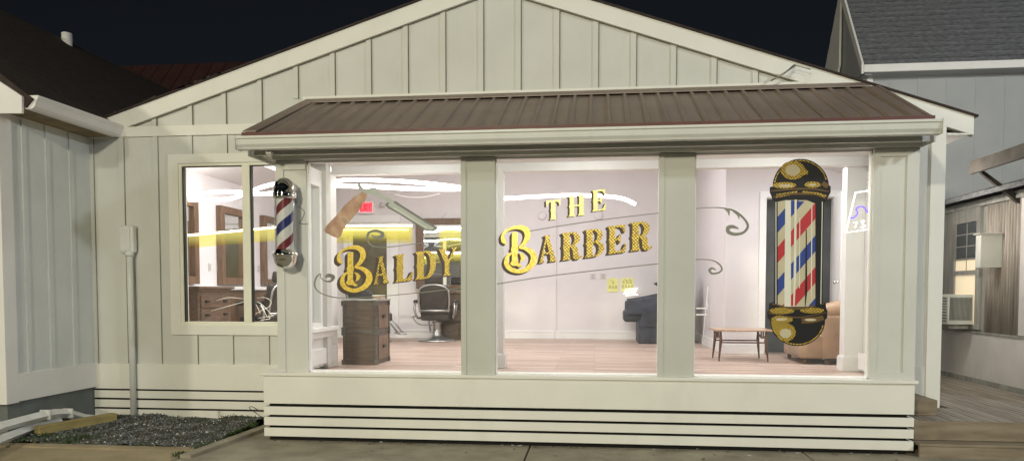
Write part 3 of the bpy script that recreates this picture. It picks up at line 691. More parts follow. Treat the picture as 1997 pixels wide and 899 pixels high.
reflectionloop('led_loop', 'long white LED loop hanging over the razor decal', p_, True, .024)
p_ = smooth_open([PY(x, y, 2.4+.3*math.sin((x-940)/300*3.14)) for x, y in ((925, 387), (966, 388), (1040, 384), (1110, 381), (1180, 383), (1215, 388), (1238, 398))])
reflectionloop('led_arc', 'curved white LED tube glowing behind the gold word THE', p_, False, .022)
p_ = smooth_open([PY(x, y, 5.2) for x, y in ((768, 379), (800, 385), (830, 384), (858, 378))])
root = empty('cable_swag', p_[0], 'thin pale cable sagging under the long LED loop', 'cable'); b = MB(); b.tube(p_, .008); rel(b.build('cable', M['iwhite'], root))
# yellow window reflections modelled as glowing bars
def vmat():  # reflected yellow glow painted as a sheet that fades downward
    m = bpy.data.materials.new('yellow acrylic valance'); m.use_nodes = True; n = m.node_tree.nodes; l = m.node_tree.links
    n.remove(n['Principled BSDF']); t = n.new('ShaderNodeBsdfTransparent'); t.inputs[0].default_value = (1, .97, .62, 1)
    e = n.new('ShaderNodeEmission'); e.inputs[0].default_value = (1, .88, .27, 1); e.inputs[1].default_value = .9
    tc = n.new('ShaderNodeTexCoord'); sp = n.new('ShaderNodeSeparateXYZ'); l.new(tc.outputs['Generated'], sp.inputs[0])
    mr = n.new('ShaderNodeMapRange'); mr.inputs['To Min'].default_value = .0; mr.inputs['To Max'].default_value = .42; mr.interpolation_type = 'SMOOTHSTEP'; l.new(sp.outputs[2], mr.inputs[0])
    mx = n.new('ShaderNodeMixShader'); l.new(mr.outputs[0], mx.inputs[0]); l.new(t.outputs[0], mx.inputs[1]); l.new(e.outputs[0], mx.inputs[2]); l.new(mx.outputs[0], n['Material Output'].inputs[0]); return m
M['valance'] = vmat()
def reflectionbar(lab, a, c, Y, drop=.26):
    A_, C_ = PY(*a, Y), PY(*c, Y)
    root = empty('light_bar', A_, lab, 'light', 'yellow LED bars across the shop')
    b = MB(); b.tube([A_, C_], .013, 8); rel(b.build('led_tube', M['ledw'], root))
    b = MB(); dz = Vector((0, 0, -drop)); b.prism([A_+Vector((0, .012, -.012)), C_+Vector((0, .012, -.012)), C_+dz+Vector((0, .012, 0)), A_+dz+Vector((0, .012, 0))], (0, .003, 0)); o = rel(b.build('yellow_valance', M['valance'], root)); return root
reflectionbar('yellow LED bar crossing the small left window behind its mullion', (366, 459), (541, 443), 2.2, .17)
reflectionbar('yellow LED bar in the bay pane above the word BALDY', (596, 441), (803, 440), 3.0, .24)
reflectionbar('short lower yellow LED bar just above the capital B of BALDY', (662, 448), (796, 448), 3.2, .14)
reflectionbar('yellow LED bar at the tip of the razor blade decal', (856, 444), (925, 451), 3.0, .30)
# ceiling light panels (lit lamps of the shop)
for i, (x, y, z, w_, h_, P) in enumerate(((-4.3, 3.4, 3.35, 1.2, 1.2, 24), (-2.1, 3.6, 4.2, 1.2, 1.2, 58), (-.2, 3.8, 4.2, 1.2, 1.2, 43), (2.5, 2.0, 3.3, .6, .6, 30))):
    root = empty('ceiling_light', (x, y, z), ['square ceiling light over the left wall mirrors', 'square ceiling light at the middle of the shop', 'square ceiling light over the black armchair', 'small ceiling light over the tan armchair'][i], 'light', 'ceiling lights inside the shop')
    b = MB(); b.box(-w_/2, w_/2, -h_/2, h_/2, 0, .05, .01); b.build('housing', M['iwhite'], root)
    b = MB(); b.box(-w_/2+.04, w_/2-.04, -h_/2+.04, h_/2-.04, -.012, -.001); b.build('diffuser', emis('ceiling diffuser', (1, .98, .96), 1.5), root)
    la = bpy.data.lights.new('ceiling_lamp', 'AREA'); la.size = w_*.9; la.energy = P; la.color = (.95, .955, 1)
    lo = bpy.data.objects.new('ceiling_lamp', la); COL.objects.link(lo); lo.parent = root; lo.location = (0, 0, -.03)
for i, x in enumerate((-2.0, -.1, 1.9)):  # downlights added out of sight above the header to brighten the beam
    root = empty('bay_downlight', (x, .30, 2.948), ['bay ceiling downlight behind the left pane', 'bay ceiling downlight behind the middle pane', 'bay ceiling downlight behind the right pane'][i], 'light', 'downlights in the bay ceiling')
    b = MB(); b.lathe([(0, -.002), (.09, -.002), (.10, -.008), (.11, .004)], seg=24); b.build('lens', emis('downlight lens', (1, .98, .95), 2.5), root)
    la = bpy.data.lights.new('bay_lamp', 'AREA'); la.shape = 'DISK'; la.size = .3; la.energy = 13; la.color = (1, 1, .95)
    lo = bpy.data.objects.new('bay_lamp', la); COL.objects.link(lo); lo.parent = root; lo.location = (0, 0, -.03); lo.rotation_euler.x = R(32)
# ---- branch reflections low in the left window, modelled as glowing strands
def twig_reflections(lab, strands, Y):
    root = empty('light_twig', PY(*strands[0][0], Y), lab, 'light', 'glowing white twigs inside the left window')
    for s_ in strands:
        P_ = smooth_open([PY(x, y, Y+.02*i) for i, (x, y) in enumerate(s_)]); n_ = len(P_)
        b = MB(); b.tube(P_, [.001+.0022*math.sin(math.pi*(i+.3)/(n_+.6)) for i in range(n_)], 6); rel(b.build('twig', M['twig'], root))
M['twig'] = emis('glowing twig', (1, .97, .88), .4)
twig_reflections('thin glowing white twigs in front of the wooden chest', [[(421, 586), (435, 582), (450, 580), (478, 583)], [(411, 606), (440, 598), (480, 587)], [(388, 619), (400, 616), (411, 607)]], 2.0)
twig_reflections('tangle of glowing white twigs below the chrome barber pole', [[(500, 581), (515, 580), (528, 587), (525, 597), (510, 605), (496, 613)], [(500, 588), (508, 592), (517, 600), (533, 618)], [(512, 596), (515, 606), (520, 618)], [(502, 621), (515, 618), (530, 616), (540, 608)], [(506, 625), (515, 623), (526, 621), (522, 616)], [(498, 592), (503, 602), (507, 612)]], 2.0)
# ---- barber chairs
def barber_chair(lab, x, y, rz, s=1.0):
    root = empty('barber_chair', (x, y, FZ), lab, 'barber chair', 'barber chairs', rz)
    # local: faces +Y (away), back towards -Y
    b = MB(); b.lathe([(0, .0), (.33, .0), (.34, .015), (.31, .035), (.14, .06), (.075, .12), (.065, .30), (.10, .34), (0, .34)], seg=32); b.build('pedestal', M['steel'], root)
    b = MB(); b.box(-.25, .25, -.22, .30, .36, .50, .04, seg=3); b.build('seat', M['blackleather'], root)
    b = MB(); Mb = Matrix.Translation((0, -.24, .50)) @ Matrix.Rotation(R(12), 4, 'X'); b.box(-.25, .25, -.06, .05, -.02, .48, .045, M=Mb, seg=3); bk = b.build('backrest', M['blackleather'], root)
    b = MB()
    pts = [Mb @ Vector((xx, -.075, zz)) for xx, zz in ((-.24, .02), (-.26, .25), (-.22, .44), (0, .50), (.22, .44), (.26, .25), (.24, .02))]
    b.tube(smooth_open(pts), .016); b.tube([Mb @ Vector((-.24, -.07, .05)), Mb @ Vector((.24, -.07, .05))], .02); b.build('back_frame', M['steel'], bk)
    b = MB(); b.box(-.15, .15, -.04, .06, .50, .66, .04, M=Mb, seg=3); b.build('headrest', M['blackleather'], root)
    b = MB(); b.tube([Mb @ Vector((-.06, 0, .44)), Mb @ Vector((-.06, 0, .54))], .012); b.tube([Mb @ Vector((.06, 0, .44)), Mb @ Vector((.06, 0, .54))], .012); b.build('headrest_post', M['steel'], root)
    for sx in (-1, 1):
        b = MB(); b.box(sx*.335-.035, sx*.335+.035, -.26, .22, .66, .72, .025, seg=3); ar = b.build('armrest', M['blackleather'], root)
        b = MB(); b.tube(smooth_open([(sx*.33, -.24, .67), (sx*.34, -.30, .56), (sx*.31, -.22, .42), (sx*.27, .1, .40)]), .02); b.tube([(sx*.33, .18, .67), (sx*.30, .2, .42)], .018); b.build('arm_bracket', M['steel'], ar)
    b = MB(); b.box(-.21, .21, .44, .56, .12, .15, .01); b.tube([(-.19, .50, .14), (-.2, .28, .42)], .014); b.tube([(.19, .50, .14), (.2, .28, .42)], .014); b.build('footrest', M['steel'], root)
    b = MB(); b.tube(smooth_open([(-.08, 0, .28), (-.30, -.1, .30), (-.40, -.14, .42)]), .010); b.box(-.43, -.37, -.2, -.08, .41, .44, .01); b.build('pump_lever', M['steel'], root)
    root.scale = (s, s, s)
    return root
c1 = barber_chair('leather barber chair seen from behind in front of the dark dresser', -2.78, 5.75, R(4), 1.02)
c2 = copy_tree(c1); c2.location = (-3.86, 5.4, FZ); c2.rotation_euler.z = R(-60); c2['label'] = 'barber chair mostly hidden behind the dark filing cabinet'
c3 = copy_tree(c1); c3.location = (PY(506, 580, 3.6).x, 3.6, FZ); c3.rotation_euler.z = R(80); c3['label'] = 'barber chair seen through the small left window beside the chrome pole'
# ---- trunk style filing cabinet with two drawers and things on top
cab = empty('filing_cabinet', (-2.86, 1.7, FZ), 'dark riveted wooden cabinet with two drawers in the bay', 'cabinet')
cx0, cx1, cy0, cy1, cz1 = -3.0, -2.60, 1.50, 2.02, 1.385
b = MB(); b.box(cx0, cx1, cy0, cy1, FZ, cz1, .008); rel(b.build('body', M['dkwood'], cab))
b = MB(); b.box(cx0-.02, cx1+.03, cy0-.02, cy1+.02, cz1, cz1+.025, .006); rel(b.build('cabinet_top', M['steel'], cab))
b = MB()
for x, y in ((cx0, cy0), (cx1, cy0), (cx1, cy1)):
    b.box(x-.012, x+.012, y-.012, y+.012, FZ, cz1-.001)
for z in (FZ+.40,):
    b.box(cx0, cx1, cy0-.008, cy0+.001, z-.012, z+.012); b.box(cx1-.001, cx1+.008, cy0, cy1, z-.012, z+.012)
for x, y in ((cx0, cy0), (cx1, cy0), (cx1, cy1)):
    for z in (FZ+.03, FZ+.38, FZ+.42, cz1-.03): b.box(x-.03, x+.02, y-.02, y+.02, z-.03, z+.03, .008)
rel(b.build('metal_edging', mat('worn dark metal', (.12, .11, .10), .45, .5, var=.3), cab))
for z in (FZ+.06, FZ+.43):
    b = MB(); b.box(cx1+.001, cx1+.014, cy0+.05, cy1-.05, z, z+.28, .004); q = rel(b.build('drawer', mat('aged drawer wood', (.17, .10, .06), .5, var=.3, scale=6, stretch=(1, 5, 1)), cab))
    b = MB(); b.box(cx1+.014, cx1+.03, (cy0+cy1)/2-.05, (cy0+cy1)/2+.05, z+.13, z+.17, .006); o = b.build('handle', M['rubber'], q); o.data.transform(Matrix.Translation(-cab.location))
kb = empty('black_case', (-2.86, 1.72, cz1+.025), 'small black case on the dark wooden cabinet', 'case')
b = MB(); b.box(-.13, .13, -.10, .10, 0, .075, .012); b.build('case_body', M['rubber'], kb); b = MB(); b.box(-.11, .11, -.08, .08, .075, .10, .01); b.build('case_lid', M['charcoal'], kb)
wb = empty('wooden_box', (-2.64, 1.75, cz1+.025), 'small pale wooden box at the right edge of the dark cabinet top', 'box')
b = MB(); b.box(-.055, .055, -.08, .08, 0, .03, .003); b.build('box_body', M['topwood'], wb); b = MB(); b.box(-.058, .058, -.083, .083, .031, .045, .003); b.build('box_lid', M['bone'], wb)
# ---- black armchair, side-on, facing left
ac = empty('black_armchair', (.99, 5.85, FZ), 'dark upholstered armchair partly hidden by the middle right post', 'armchair')
b = MB(); b.box(-.26, .55, -.40, .40, .0, .40, .02, seg=3); b.build('skirted_base', M['charcoal'], ac)
b = MB(); b.box(-.50, .30, -.32, .32, .36, .56, .06, seg=4); b.build('seat_cushion', M['charcoal'], ac)
for sy in (-1, 1):
    b = MB(); b.prism([(-.24, sy*.36-.07, .30), (.50, sy*.36-.07, .26), (.52, sy*.36-.07, .86), (.10, sy*.36-.07, .80), (-.14, sy*.36-.07, .74), (-.20, sy*.36-.07, .55)], (0, .14, 0))
    b.tube(smooth_open([(-.42, sy*.36, .70), (-.2, sy*.36, .73), (.1, sy*.36, .79), (.5, sy*.36, .87)]), [.05]*19, 12)
    b.box(-.46, .1, sy*.36-.05, sy*.36+.05, .48, .72, .04, seg=3)
    b.build('armrest', M['charcoal'], ac)
b = MB(); b.prism([(.25, -.34, .40), (.55, -.34, .40), (.56, -.34, 1.10), (.34, -.34, 1.12), (.03, -.34, 1.02), (.28, -.34, .86)], (0, .68, 0)); b.build('backrest', M['charcoal'], ac)
# ---- side table
tb = empty('side_table', (1.86, 2.68, FZ), 'small mid century walnut side table beside the barber pole decal', 'table')
hw, hd, th = .31, .27, .40
b = MB(); b.box(-hw-.04, hw+.04, -hd-.03, hd+.03, th-.022, th, .008); b.build('tabletop', M['topwood'], tb)
for sx in (-1, 1):
    for sy in (-1, 1):
        b = MB(); b.tube([(sx*(hw-.01), sy*(hd-.02), 0), (sx*(hw-.035), sy*(hd-.04), .26), (sx*(hw-.03), sy*(hd-.04), th-.025)], [.009, .020, .014], 10); b.build('leg', M['walnut'], tb)
for sy in (-1, 1):
    b = MB(); b.tube([(-(hw-.03), sy*(hd-.04), .235), ((hw-.03), sy*(hd-.04), .235)], .009); b.build('stretcher', M['walnut'], tb)
for sx in (-1, 1):
    b = MB(); b.tube(smooth_open([(sx*(hw-.03), -(hd-.04), .33), (sx*(hw-.03), 0, .28), (sx*(hw-.03), hd-.04, .33)]), .010)
    for k in (-.06, .06): b.box(sx*(hw-.03)-.008, sx*(hw-.03)+.008, k-.012, k+.012, .28, th-.02)
    b.build('side_bracket', M['walnut'], tb)
# ---- tan leather armchair
tc_ = empty('tan_armchair', (2.98, 2.55, FZ), 'tan leather armchair behind the large barber pole decal', 'armchair')
b = MB(); b.box(-.50, .38, -.42, .42, .07, .36, .03, seg=3); b.build('seat_base', M['tan'], tc_)
b = MB(); b.box(-.42, .38, -.28, .38, .34, .54, .07, seg=4); b.build('seat_cushion', M['tan'], tc_)
b = MB(); b.box(-.26, .40, -.46, -.22, .05, .60, .05, seg=4); b.tube(smooth_open([(-.24, -.36, .62), (.0, -.35, .68), (.38, -.34, .72)]), .10, 14); b.build('armrest', M['tan'], tc_)
b = MB(); b.box(-.46, .40, .32, .52, .05, .62, .06, seg=4); b.build('armrest', M['tan'], tc_)
b = MB(); b.box(.20, .44, -.40, .48, .3, .92, .08, seg=4); b.build('backrest', M['tan'], tc_)
for sx, sy in ((-.44, -.36), (-.2, -.42), (-.44, .36), (.3, -.4), (.3, .36)):
    b = MB(); b.lathe([(0, 0), (.02, .0), (.028, .03), (.018, .07), (0, .07)], c=(sx, sy, 0), seg=12); b.build('foot', M['walnut'], tc_)
b = MB(); b.box(-.24, .38, -.462, -.455, .052, .075); b.build('base_trim', M['rubber'], tc_)
# folded white board leaning near the corner
fb = empty('folding_board', (1.70, 4.9, FZ), 'white folding stand leaning in the corner left of the side table', 'stand')
for a, c in (((0, 0, 0), (.10, .1, .95)), ((.22, .0, 0), (.08, .12, .75))):
    b = MB(); b.tube([a, c], .007); b.build('leg', M['iwhite'], fb)
b = MB(); b.box(-.10, .08, .0, .02, .60, .62, .004); b.box(-.10, .08, 0, .02, .50, .52, .004); b.build('shelf_bar', M['iwhite'], fb)
# ================================================================== DECALS ON THE GLASS
YD = .046
def layer(k): return YD-.0007*k
def dpoly(b, pts, k): b.poly([PY(x, y, layer(k)) for x, y in pts])
def brush(b, pts, ws, k, n=8, dk=.6):
    P_ = smooth_open([Vector((x, y, 0)) for x, y in pts], n); W_ = smooth_open([Vector((w, 0, 0)) for w in ws], n); m = len(P_); prev = None
    for i in range(m):
        t = (P_[min(i+1, m-1)]-P_[max(i-1, 0)]).normalized(); nr = Vector((-t.y, t.x, 0))*max(.2, W_[i].x)/2
        kk = k+dk*i/m; a = PY((P_[i]+nr).x, (P_[i]+nr).y, layer(kk)); c = PY((P_[i]-nr).x, (P_[i]-nr).y, layer(kk))
        cur = (b.bm.verts.new(a), b.bm.verts.new(c))
        if prev: f = b.bm.faces.new((prev[0], cur[0], cur[1], prev[1])); f.material_index = b.mi
        prev = cur
def stem(x0, x1, s=.09, y0=0, y1=1, spur=.05):
    return [(x0-s, y0), (x1+s, y0), (x1+s*.5, y0+.05), (x1, y0+.11), (x1, .43), (x1+spur, .5), (x1, .57), (x1, y1-.11), (x1+s*.5, y1-.05), (x1+s, y1), (x0-s, y1), (x0-s*.5, y1-.05), (x0, y1-.11), (x0, .57), (x0-spur, .5), (x0, .43), (x0, y0+.11), (x0-s*.5, y0+.05)]
def bowl(x0, x1, yb, yt, t, ti=.05, n=12):
    """D-shaped bowl: outer half ellipse minus inner one"""
    cy = (yb+yt)/2; o = [(x0, yt)]+[(x0+(x1-x0)*(.25+.75*math.sin(math.pi*i/n)), cy+(yt-cy)*math.cos(math.pi*i/n)) for i in range(n+1)]+[(x0, yb)]
    i_ = [(x0, yb+ti)]+[(x0+(x1-t-x0)*(.25+.75*math.sin(math.pi*i/n)), cy-(yt-ti-cy)*math.cos(math.pi*i/n)) for i in range(n+1)]+[(x0, yt-ti)]
    return o+i_
def ser(x, y, dx, dy): return [(x, y), (x+dx, y), (x+dx, y+dy)]
GL = {
 'A': [[(.0, 0), (.30, 0), (.24, .07), (.22, .1), (.42, .86), (.36, .9), (.07, .1), (.06, .06)], [(.28, 1), (.62, 1), (.60, .94), (.56, .9), (.90, .1), (.95, .04), (1.02, 0), (.58, 0), (.60, .05), (.64, .1), (.38, .86), (.34, .94)], [(.17, .30), (.70, .30), (.68, .37), (.19, .37)]],
 'L': [stem(.18, .52), [(.5, 0), (1.0, 0), (1.04, .32), (.97, .32), (.90, .2), (.78, .10), (.5, .07)]],
 'D': [stem(.12, .42), bowl(.40, 1.0, 0, 1, .27)],
 'Y': [[(-.06, 1), (.36, 1), (.34, .95), (.32, .92), (.58, .52), (.58, .11), (.64, .05), (.68, 0), (.22, 0), (.26, .05), (.31, .11), (.31, .48), (.02, .92), (-.02, .96)], [(.70, 1), (1.06, 1), (1.0, .95), (.60, .47), (.55, .55), (.82, .93), (.76, .96)]],
 'R': [stem(.12, .42), bowl(.40, .94, .47, 1, .27), [(.42, .48), (.62, .52), (.82, .40), (.86, .14), (.94, .07), (1.06, .10), (1.04, .03), (.92, -.03), (.72, -.03), (.60, .06), (.58, .30), (.50, .42)]],
 'B': [stem(.12, .42), bowl(.40, .92, .50, 1, .26), bowl(.40, 1.0, 0, .56, .27)],
 'E': [stem(.14, .44), [(.42, 1), (.98, 1), (1.0, .70), (.94, .72), (.84, .87), (.7, .93), (.42, .93)], [(.42, .54), (.62, .54), (.70, .66), (.76, .66), (.74, .34), (.68, .34), (.62, .46), (.42, .46)], [(.42, 0), (1.0, 0), (1.05, .32), (.98, .32), (.88, .14), (.72, .07), (.42, .07)]],
 'T': [stem(.34, .64), [(0, .70), (.06, .70), (.12, .86), (.34, .93), (.64, .93), (.88, .86), (.94, .70), (1, .70), (1.02, 1), (-.02, 1)]],
 'H': [stem(.08, .34, .09), stem(.66, .92, .09), [(.34, .46), (.66, .46), (.66, .54), (.34, .54)]],
}
def letter(root, ch, x, yb, w, h, tilt, k0=6, lean=0, sx=-6, sy=3, m='goldd'):
    def mp(u, v): return (x+u*w-lean*v, yb-v*h-tilt*u*w)
    b = MB()
    for i, pg in enumerate(GL[ch]): dpoly(b, [mp(u, v) for u, v in pg], k0+i*.35)
    g = rel(b.build('letter', M[m], root, fix=False))
    b = MB()
    # stepped extrusion look: dark copies marching to the lower left
    for j in range(5, 0, -1):
        for i, pg in enumerate(GL[ch]):
            dpoly(b, [(mp(u, v)[0]+sx*j/5, mp(u, v)[1]+sy*j/5) for u, v in pg], k0-1.0-j*.5+i*.12)
    s = b.build('drop_shade', M['drop'], g, fix=False); s.data.transform(Matrix.Translation(-root.location))
    return g
def bigB(root, x0, y0, sc, sh=(-5, 5)):
    def T(p, dx=0, dy=0): return (x0+p[0]*sc+dx, y0+p[1]*sc+dy)
    # local units: ~ 68 x 90 px glyph
    swash = [(10, 33), (4, 26), (4, 14), (16, 4), (34, 0), (48, 5), (52, 17), (46, 31), (36, 40), (48, 42), (62, 52), (64, 66), (54, 80), (36, 87), (18, 82), (10, 70), (14, 56), (26, 48)]
    sw = [3, 8, 5, 5, 8, 11, 11, 8, 3, 7, 11, 13, 10, 8, 9, 9, 6, 2]
    stem_ = [(23, 10), (33, 10), (32, 14), (32, 36), (34, 44), (32, 50), (32, 66), (36, 73), (42, 76), (36, 79), (30, 76), (22, 76), (17, 72), (21, 66), (21, 50), (19, 44), (21, 38), (21, 15)]
    inner = [(34, 50), (42, 52), (47, 58), (44, 65), (36, 70), (39, 62), (38, 56)]
    b = MB(); brush(b, [T(p) for p in swash], [w*sc for w in sw], 7.5, dk=1.2)
    dpoly(b, [T(p) for p in stem_], 6.8); dpoly(b, [T(p) for p in inner], 6.9)
    g = rel(b.build('letter', M['golds'], root, fix=False))
    b = MB(); kk = 0
    for j in (4, 3, 2, 1):
        dx, dy = sh[0]*j/4, sh[1]*j/4; brush(b, [T(p, dx, dy) for p in swash], [w*sc for w in sw], 5.2-j*.9, dk=.4)
        dpoly(b, [T(p, dx, dy) for p in stem_], 5.6-j*.9); dpoly(b, [T(p, dx, dy) for p in inner], 5.65-j*.9)
    s = b.build('drop_shade', M['drop'], g, fix=False); s.data.transform(Matrix.Translation(-root.location))
w1 = empty('gold_word', PY(770, 530, YD), 'gold leaf word BALDY on the left bay pane', 'lettering')
bigB(w1, 657, 482, .97, (-6, 5))
for ch, x, yb, w, h in (('A', 728, 555, 31, 53), ('L', 767, 551, 36, 53), ('D', 808, 546, 42, 54), ('Y', 857, 539, 32, 53)): letter(w1, ch, x, yb, w, h, .13, sx=-6, sy=3)
w2 = empty('gold_word', PY(1120, 490, YD), 'gold leaf word BARBER on the middle bay pane', 'lettering')
bigB(w2, 977, 443, .99, (-5, 4))
for ch, x, yb, w, h in (('A', 1051, 513, 35, 52), ('R', 1094, 508, 39, 53), ('B', 1139, 503, 39, 54), ('E', 1183, 496, 36, 54), ('R', 1228, 490, 41, 55)): letter(w2, ch, x, yb, w, h, .125, sx=-6, sy=3.5)
w3 = empty('gold_word', PY(1120, 410, YD), 'small gold leaf word THE above the word BARBER', 'lettering')
for ch, x, yb, w, h in (('T', 1065, 430, 27, 38), ('H', 1108, 423, 32, 40), ('E', 1153, 413, 27, 41)): letter(w3, ch, x, yb, w, h, .12, sx=-4, sy=2, m='goldp')
# scroll lines
def scroll(lab, parts):
    root = empty('scroll_line', PY(*parts[0][0][0], YD), lab, 'decal', 'grey scrollwork on the glass')
    for pts, ws in parts:
        b = MB(); brush(b, pts, [w*.85 for w in ws], 1.5, dk=.8); rel(b.build('stroke', M['scroll'], root, fix=False))
scroll('grey scroll line curling under the word BALDY at left', [([(634, 541), (640, 537), (649, 540), (645, 548), (634, 548), (625, 541), (625, 534), (617, 540), (613, 555), (620, 568), (640, 577), (670, 581), (735, 578), (814, 571), (901, 561)], [5, 8, 9, 5, 3, 2, 2, 4, 4, 3, 2.5, 2.2, 2, 2, 2])])
scroll('grey scroll line curling above the letters ALDY', [([(724, 458), (732, 463), (743, 462), (745, 455), (734, 450), (720, 453), (716, 465), (722, 477), (738, 482), (765, 481), (830, 473), (900, 466)], [2, 6, 9, 8, 7, 6, 5, 4, 2.5, 2, 2, 2])])
scroll('upper grey line between THE and BARBER on middle pane', [([(1031, 451), (1090, 441), (1150, 432), (1220, 423), (1289, 415)], [2, 2, 2.2, 2, 2])])
scroll('lower grey line below BARBER on middle pane', [([(966, 554), (1050, 541), (1130, 531), (1210, 522), (1287, 514)], [2.2]*5)])
scroll('large grey scroll curl on the right pane', [([(1357, 407), (1385, 405), (1410, 406), (1432, 412), (1449, 425), (1458, 440), (1450, 453), (1434, 457), (1421, 453), (1419, 445), (1428, 442), (1440, 446)], [2, 2, 3, 5, 5, 6, 6, 7, 9, 9, 8, 3]), ([(1412, 407), (1420, 412), (1421, 421)], [2, 6, 1]), ([(1426, 410), (1438, 418), (1441, 428)], [2, 6, 1])])
scroll('small lower grey scroll curl on the right pane', [([(1356, 506), (1375, 506), (1392, 509), (1404, 517), (1407, 526), (1400, 532), (1388, 533), (1383, 527), (1388, 523), (1396, 526)], [2, 2, 3, 4, 4, 4, 5, 6, 5, 2])])
# straight razor decal
rz_ = empty('razor_decal', PY(740, 400, YD), 'open straight razor decal above the word BALDY', 'decal')
def mixmat(name, stops, stretch=(1, 1, 1), rot=0, sc=4):
    m = mat(name, (1, 1, 1), .45); n = m.node_tree.nodes; l = m.node_tree.links; b = n['Principled BSDF']
    tc = n.new('ShaderNodeTexCoord'); mp = n.new('ShaderNodeMapping'); mp.inputs['Rotation'].default_value = (0, rot, 0); mp.inputs['Scale'].default_value = stretch; l.new(tc.outputs['Object'], mp.inputs[0])
    nz = n.new('ShaderNodeTexNoise'); nz.inputs['Scale'].default_value = sc; nz.inputs['Detail'].default_value = 4; l.new(mp.outputs[0], nz.inputs['Vector'])
    cr = n.new('ShaderNodeValToRGB'); l.new(nz.outputs[0], cr.inputs[0]); el = cr.color_ramp.elements
    while len(el) > 1: el.remove(el[-1])
    el[0].position = stops[0][0]; el[0].color = (*stops[0][1], 1)
    for p, c in stops[1:]: e = el.new(p); e.color = (*c, 1)
    l.new(cr.outputs[0], b.inputs['Base Color']); return m
M['horn'] = mixmat('horn handle', [(.3, (.30, .17, .11)), (.5, (.52, .30, .20)), (.62, (.60, .42, .27)), (.75, (.38, .26, .19))], (1, 1, 1), R(35), 7)
M['blade'] = mat('razor blade grey', (.46, .48, .44), .4, var=.1); M['bladed'] = mat('razor blade dark edge', (.17, .18, .155), .45, var=.15); M['bladel'] = mat('razor blade light', (.62, .63, .56), .4, var=.1)
b = MB(); dpoly(b, [(706, 374), (716, 380), (712, 392), (700, 410), (687, 425), (676, 438), (668, 450), (664, 461), (659, 465), (646, 460), (634, 453), (631, 448), (638, 438), (655, 421), (672, 400), (690, 384)], 4); rel(b.build('handle', M['horn'], rz_, fix=False))
b = MB(); dpoly(b, [(700, 356), (707, 366), (714, 372), (722, 366), (733, 366), (740, 374), (752, 382), (770, 392), (762, 398), (748, 390), (738, 384), (724, 378), (712, 378), (702, 372), (696, 362)], 4.5); rel(b.build('shank', M['blade'], rz_, fix=False))
b = MB(); dpoly(b, [(766, 390), (772, 393), (800, 411), (830, 430), (852, 443), (851, 448), (843, 452), (832, 451), (810, 438), (780, 419), (756, 406), (751, 400), (753, 396)], 3.6); rel(b.build('blade', M['bladed'], rz_, fix=False))
b = MB(); dpoly(b, [(765, 394), (798, 415), (830, 435), (847, 445), (841, 449), (833, 448), (808, 433), (780, 416), (757, 402), (757, 397)], 4.4); rel(b.build('blade_face', M['blade'], rz_, fix=False))
b = MB(); dpoly(b, [(768, 404), (800, 424), (832, 443), (830, 446), (808, 432), (780, 414), (766, 406)], 5); rel(b.build('blade_gleam', M['bladel'], rz_, fix=False))
# large barber pole decal
pd = empty('barber_pole_decal', PY(1558, 490, YD), 'large black gold barber pole decal on the right bay pane', 'decal')
def z1(x, y): return (1470+x/4.496, 290+y/4.496)
def z2(x, y): return (1470+x/3.456, 490+y/3.456)
def z3(x, y): return (1380+x/2.643, 380+y/2.643)
def ell(cx_, cy_, rx, ry, a0=0, a1=360, n_=28): return [(cx_+rx*math.cos(R(a0+(a1-a0)*i/n_)), cy_+ry*math.sin(R(a0+(a1-a0)*i/n_))) for i in range(n_ if a1-a0 >= 360 else n_+1)]
sil = [z1(*p) for p in [(165, 332)]+[(410-247*math.cos(R(a)), 335-245*math.sin(R(a))) for a in range(5, 180, 7)]+[(655, 320), (672, 330), (672, 385), (650, 420), (640, 450), (612, 478), (612, 520)]]
sil += [z2(*p) for p in [(462, 0), (462, 345), (484, 350), (486, 380), (495, 400), (492, 450), (478, 462)]+[(293+187*math.cos(R(a)), 462+175*math.sin(R(a))) for a in range(4, 180, 8)]+[(108, 465), (90, 450), (90, 408), (100, 395), (100, 352), (122, 343), (135, 340), (138, 0)]]
sil += [z1(*p) for p in [(188, 520), (188, 478), (160, 445), (150, 412), (138, 385), (138, 338)]]
b = MB(); dpoly(b, sil, 1); rel(b.build('silhouette', M['dblack'], pd, fix=False))
def clip(poly, ax, lim, keep_less):
    out = []
    for i in range(len(poly)):
        a, c = poly[i-1], poly[i]; ia = (a[ax] <= lim) == keep_less or a[ax] == lim; ic = (c[ax] <= lim) == keep_less or c[ax] == lim
        if ia != ic: t = (lim-a[ax])/(c[ax]-a[ax]); out.append((a[0]+(c[0]-a[0])*t, a[1]+(c[1]-a[1])*t))
        if ic: out.append(c)
    return out
XA, XB = 360, 555; YA, YBt = 28, 576
b = MB(); dpoly(b, [z3(XA, YA+8), z3(400, YA), z3(510, YA), z3(XB, YA+18), z3(XB, YBt-4), z3(500, YBt), z3(400, YBt), z3(XA, YBt-8)], 2); rel(b.build('cream_field', M['cream'], pd, fix=False))
for nm, m_, cs in (('red_stripe', 'red', (310, 640)), ('blue_stripe', 'blue', (155, 478, 800))):
    for cc in cs:
        pg = [(XA, cc-42), (XB, cc-42-1.17*(XB-XA)), (XB, cc+40-1.17*(XB-XA)), (XA, cc+40)]
        pg = clip(clip(pg, 1, YBt-4, True), 1, YA+6, False)
        if len(pg) > 2: b = MB(); dpoly(b, [z3(*p) for p in pg], 3); rel(b.build(nm, M[m_], pd, fix=False))
b = MB(); dpoly(b, [z3(*p) for p in [(430, YA+2), (470, YA+2), (430, 75)]], 3.3); rel(b.build('blue_stripe', M['blue'], pd, fix=False))
b = MB()
